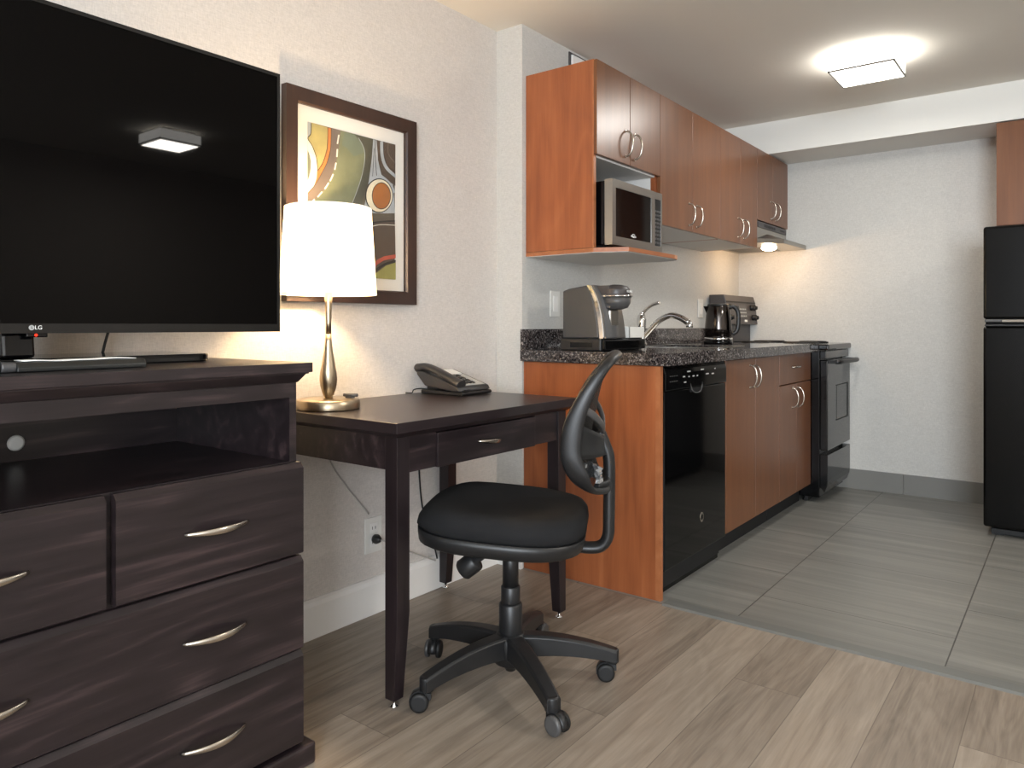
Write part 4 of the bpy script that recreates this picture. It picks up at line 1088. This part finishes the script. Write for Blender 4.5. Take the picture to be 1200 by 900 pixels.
# casters, each swivelled its own way (built once, then copied)
cm = MB(); cm.lathe([(.0055, .036), (.0055, .054)], (0, 0, 0), 'z', 10)
hood = []
for k in range(13):
    q = PI * (k / 12) * 1.0 - .25
    hood.append((.018 + .0275 * math.cos(q), .0255 + .0275 * math.sin(q)))
inn = [(.018 + .022 * math.cos(PI * (k / 12) - .25), .0255 + .022 * math.sin(PI * (k / 12) - .25)) for k in range(12, -1, -1)]
cm.prism(hood + inn, 'y', -.012, .012, smooth=True)
cm.prism([(-.012, .03), (.012, .03), (.012, .0475), (-.012, .0475)], 'y', -.010, .010)
proto = None
for ang, swv, R in ((-106, 215, .274), (-31, -8, .284), (38, 212, .290), (110, 100, .28), (182, 296, .284)):
    a = math.radians(ang - 209.5); px_, py_ = R * math.cos(a), R * math.sin(a)
    if proto is None:
        proto = L(cm, 'caster', M['blackplastic'])
        for s_ in (-1, 1):
            m = MB(); m.lathe([(.018, s_ * .0245), (.0235, s_ * .023), (.0252, s_ * .020), (.0252, s_ * .0125), (.020, s_ * .0115)], (.018, 0, .0256), 'y', 28); L(m, 'wheel', M['grey'] if s_ < 0 else M['blackmatte'], proto)
        c = proto
    else:
        c = proto.copy(); COL.objects.link(c)
        for k in list(proto.children):
            d = k.copy(); COL.objects.link(d); d.parent = c
    c.location = (px_, py_, 0); c.rotation_euler = (0, 0, math.radians(swv - 209.5))
# backrest
ue = [(.565, .218), (.60, .205), (.63, .197), (.66, .187), (.695, .183), (.735, .186), (.772, .195), (.81, .210), (.856, .234), (.90, .262), (.935, .288)]
HW = .205
def bk(s_, z, extra=0.0, wr=None):
    w = (.055 - .037 * min(1, max(0, (z - .78) / .14)) if wr is None else wr)
    return (-(interp(ue, z) + w * (1 - (s_ / HW) ** 2) + extra), s_, z)
side = [(.205, .70), (.205, .76), (.203, .82), (.196, .87), (.178, .91), (.13, .928), (.06, .932)]
low = [(.203, .66), (.192, .62), (.168, .59), (.12, .574), (.06, .568)]
loop = [(s_, z) for s_, z in side] + [(-s_, z) for s_, z in reversed(side)] + [(-s_, z) for s_, z in low] + [(s_, z) for s_, z in reversed(low)]
pts = spline([bk(*q) for q in loop], 5, closed=True)
def rw(z): return .027 if z < .74 else (.027 - .014 * min(1, (z - .74) / .16))
m = MB(); m.tube(pts, [.009] * len(pts), 12, closed=True, r2=[rw(p.z) if p.z > .62 else .016 + .011 * max(0, (p.z - .575) / .045) for p in pts], up=(1, 0, .35))
L(m, 'back_frame', M['blackplastic'])
m = MB()
def netf(u, v):
    z = .585 + .34 * v
    hw = interp([(.578, .10), (.60, .17), (.625, .192), (.66, .203), (.82, .203), (.87, .196), (.91, .175), (.928, .12)], z) - .004
    s_ = (-1 + 2 * u) * hw; return bk(s_, z, -.008)
m.grid(netf, 24, 24); L(m, 'mesh_back', M['net'])
# lumbar shell and spine behind the mesh
m = MB()
def lumb(u, v):
    s_ = (-1 + 2 * u) * .198; q = 1 - abs(s_) / .2; zb = .668 - .018 * q; zt = .765 - .07 * q ** .8; z = zb + (zt - zb) * v
    return bk(s_, z, .004, .072)
m.grid(lumb, 28, 6); L(m, 'lumbar_shell', M['blackplastic'], solid=.014)
for s0 in (-1, 1):
    pass
m = MB()
for s0 in (-1, 1):
    m.tube(spline([bk(s0 * .198, .80, .004), bk(s0 * .15, .775, .02, .055), bk(s0 * .08, .745, .02, .06), bk(0, .715, .012, .066)], 6), .006, 8, r2=.011)
L(m, 'lumbar_ribs', M['grey'])
m = MB(); spn = spline([(-.252, 0, .715), (-.266, 0, .68), (-.278, 0, .64), (-.279, 0, .56), (-.278, 0, .47), (-.276, 0, .425), (-.262, 0, .398), (-.235, 0, .388), (-.18, 0, .390), (-.08, 0, .398)], 6)
m.tube(spn, .024, 12, r2=.0165, up=(1, 0, .6)); L(m, 'back_spine', M['blackplastic'])
m = MB()
for s0 in (-1, 1): m.tube(spline([bk(s0 * .12, .586), bk(s0 * .06, .583, .012), (-.272, s0 * .02, .588), (-.276, 0, .59)], 5), .008, 8)
L(m, 'lower_bracket', M['blackplastic'])
m = MB(); random.seed(3)
def wrapf(u, v):
    return (-.205 - .055 * u + random.uniform(-.004, .004), .10 + random.uniform(-.012, .012) + .03 * math.sin(u * 9), .597 + .052 * v + random.uniform(-.003, .003) - .012 * u * v)
m.grid(wrapf, 9, 8, smooth=False); o = L(m, 'plastic_wrap', M['frosty'], solid=.001)
o['label'] = 'crumpled clear grey plastic wrap'

# ------------------------------------------------------------------ lights
def light(name, typ, loc, energy, col, rot=(0, 0, 0), **kw):
    l = bpy.data.lights.new(name, typ); l.energy = energy; l.color = col
    for k, v in kw.items(): setattr(l, k, v)
    o = bpy.data.objects.new(name, l); COL.objects.link(o); o.location = loc; o.rotation_euler = rot
    return o
light('lamp_bulb', 'POINT', (LX, LY, 1.24), 12, (1.0, .71, .40), shadow_soft_size=.03)
light('hood_bulb', 'POINT', (.40, 4.64, 1.475), 2.3, (1.0, .62, .32), shadow_soft_size=.012)
light('added_window_fill', 'AREA', ((WX0 + WX1) / 2, YR + .01, (WZ0 + WZ1) / 2), 125, (.84, .92, 1.0), rot=(PI / 2, 0, 0), shape='RECTANGLE', size=WX1 - WX0 - .1, size_y=WZ1 - WZ0 - .1)  # added soft fill, placed just inside the unseen rear window
light('kitchen_ceiling_glow', 'AREA', (1.153, 3.742, CEIL - .09), 5.5, (1.0, .97, .92), rot=(0, 0, 0), shape='SQUARE', size=.25)
light('entry_ceiling_glow', 'AREA', (3.25, 2.45, CEIL - .09), 18, (1.0, .94, .85), rot=(0, 0, 0), shape='SQUARE', size=.25)

w = bpy.data.worlds.new('World'); sc.world = w; w.use_nodes = True
bgn = w.node_tree.nodes['Background']; bgn.inputs[0].default_value = (.75, .85, 1.0, 1); bgn.inputs[1].default_value = 1.0

# ------------------------------------------------------------------ camera
cam = bpy.data.cameras.new('camera'); co = bpy.data.objects.new('camera', cam); COL.objects.link(co)
cam.sensor_width = 36; cam.lens = 863 / 1200 * 36; cam.shift_y = -68 / 1200; cam.clip_start = .02
co.location = (1.93, 0, 1.01); co.rotation_euler = (PI / 2, 0, math.atan2(.6085, .7935))
sc.camera = co
sc.view_settings.view_transform = 'Standard'; sc.view_settings.look = 'None'
sc.view_settings.exposure = 0.9; sc.view_settings.gamma = 1.0; sc.view_settings.use_curve_mapping = False
sc.cycles.use_denoising = True
sc.cycles.max_bounces = 10; sc.cycles.diffuse_bounces = 5; sc.cycles.glossy_bounces = 5
sc.cycles.sample_clamp_indirect = 6.0
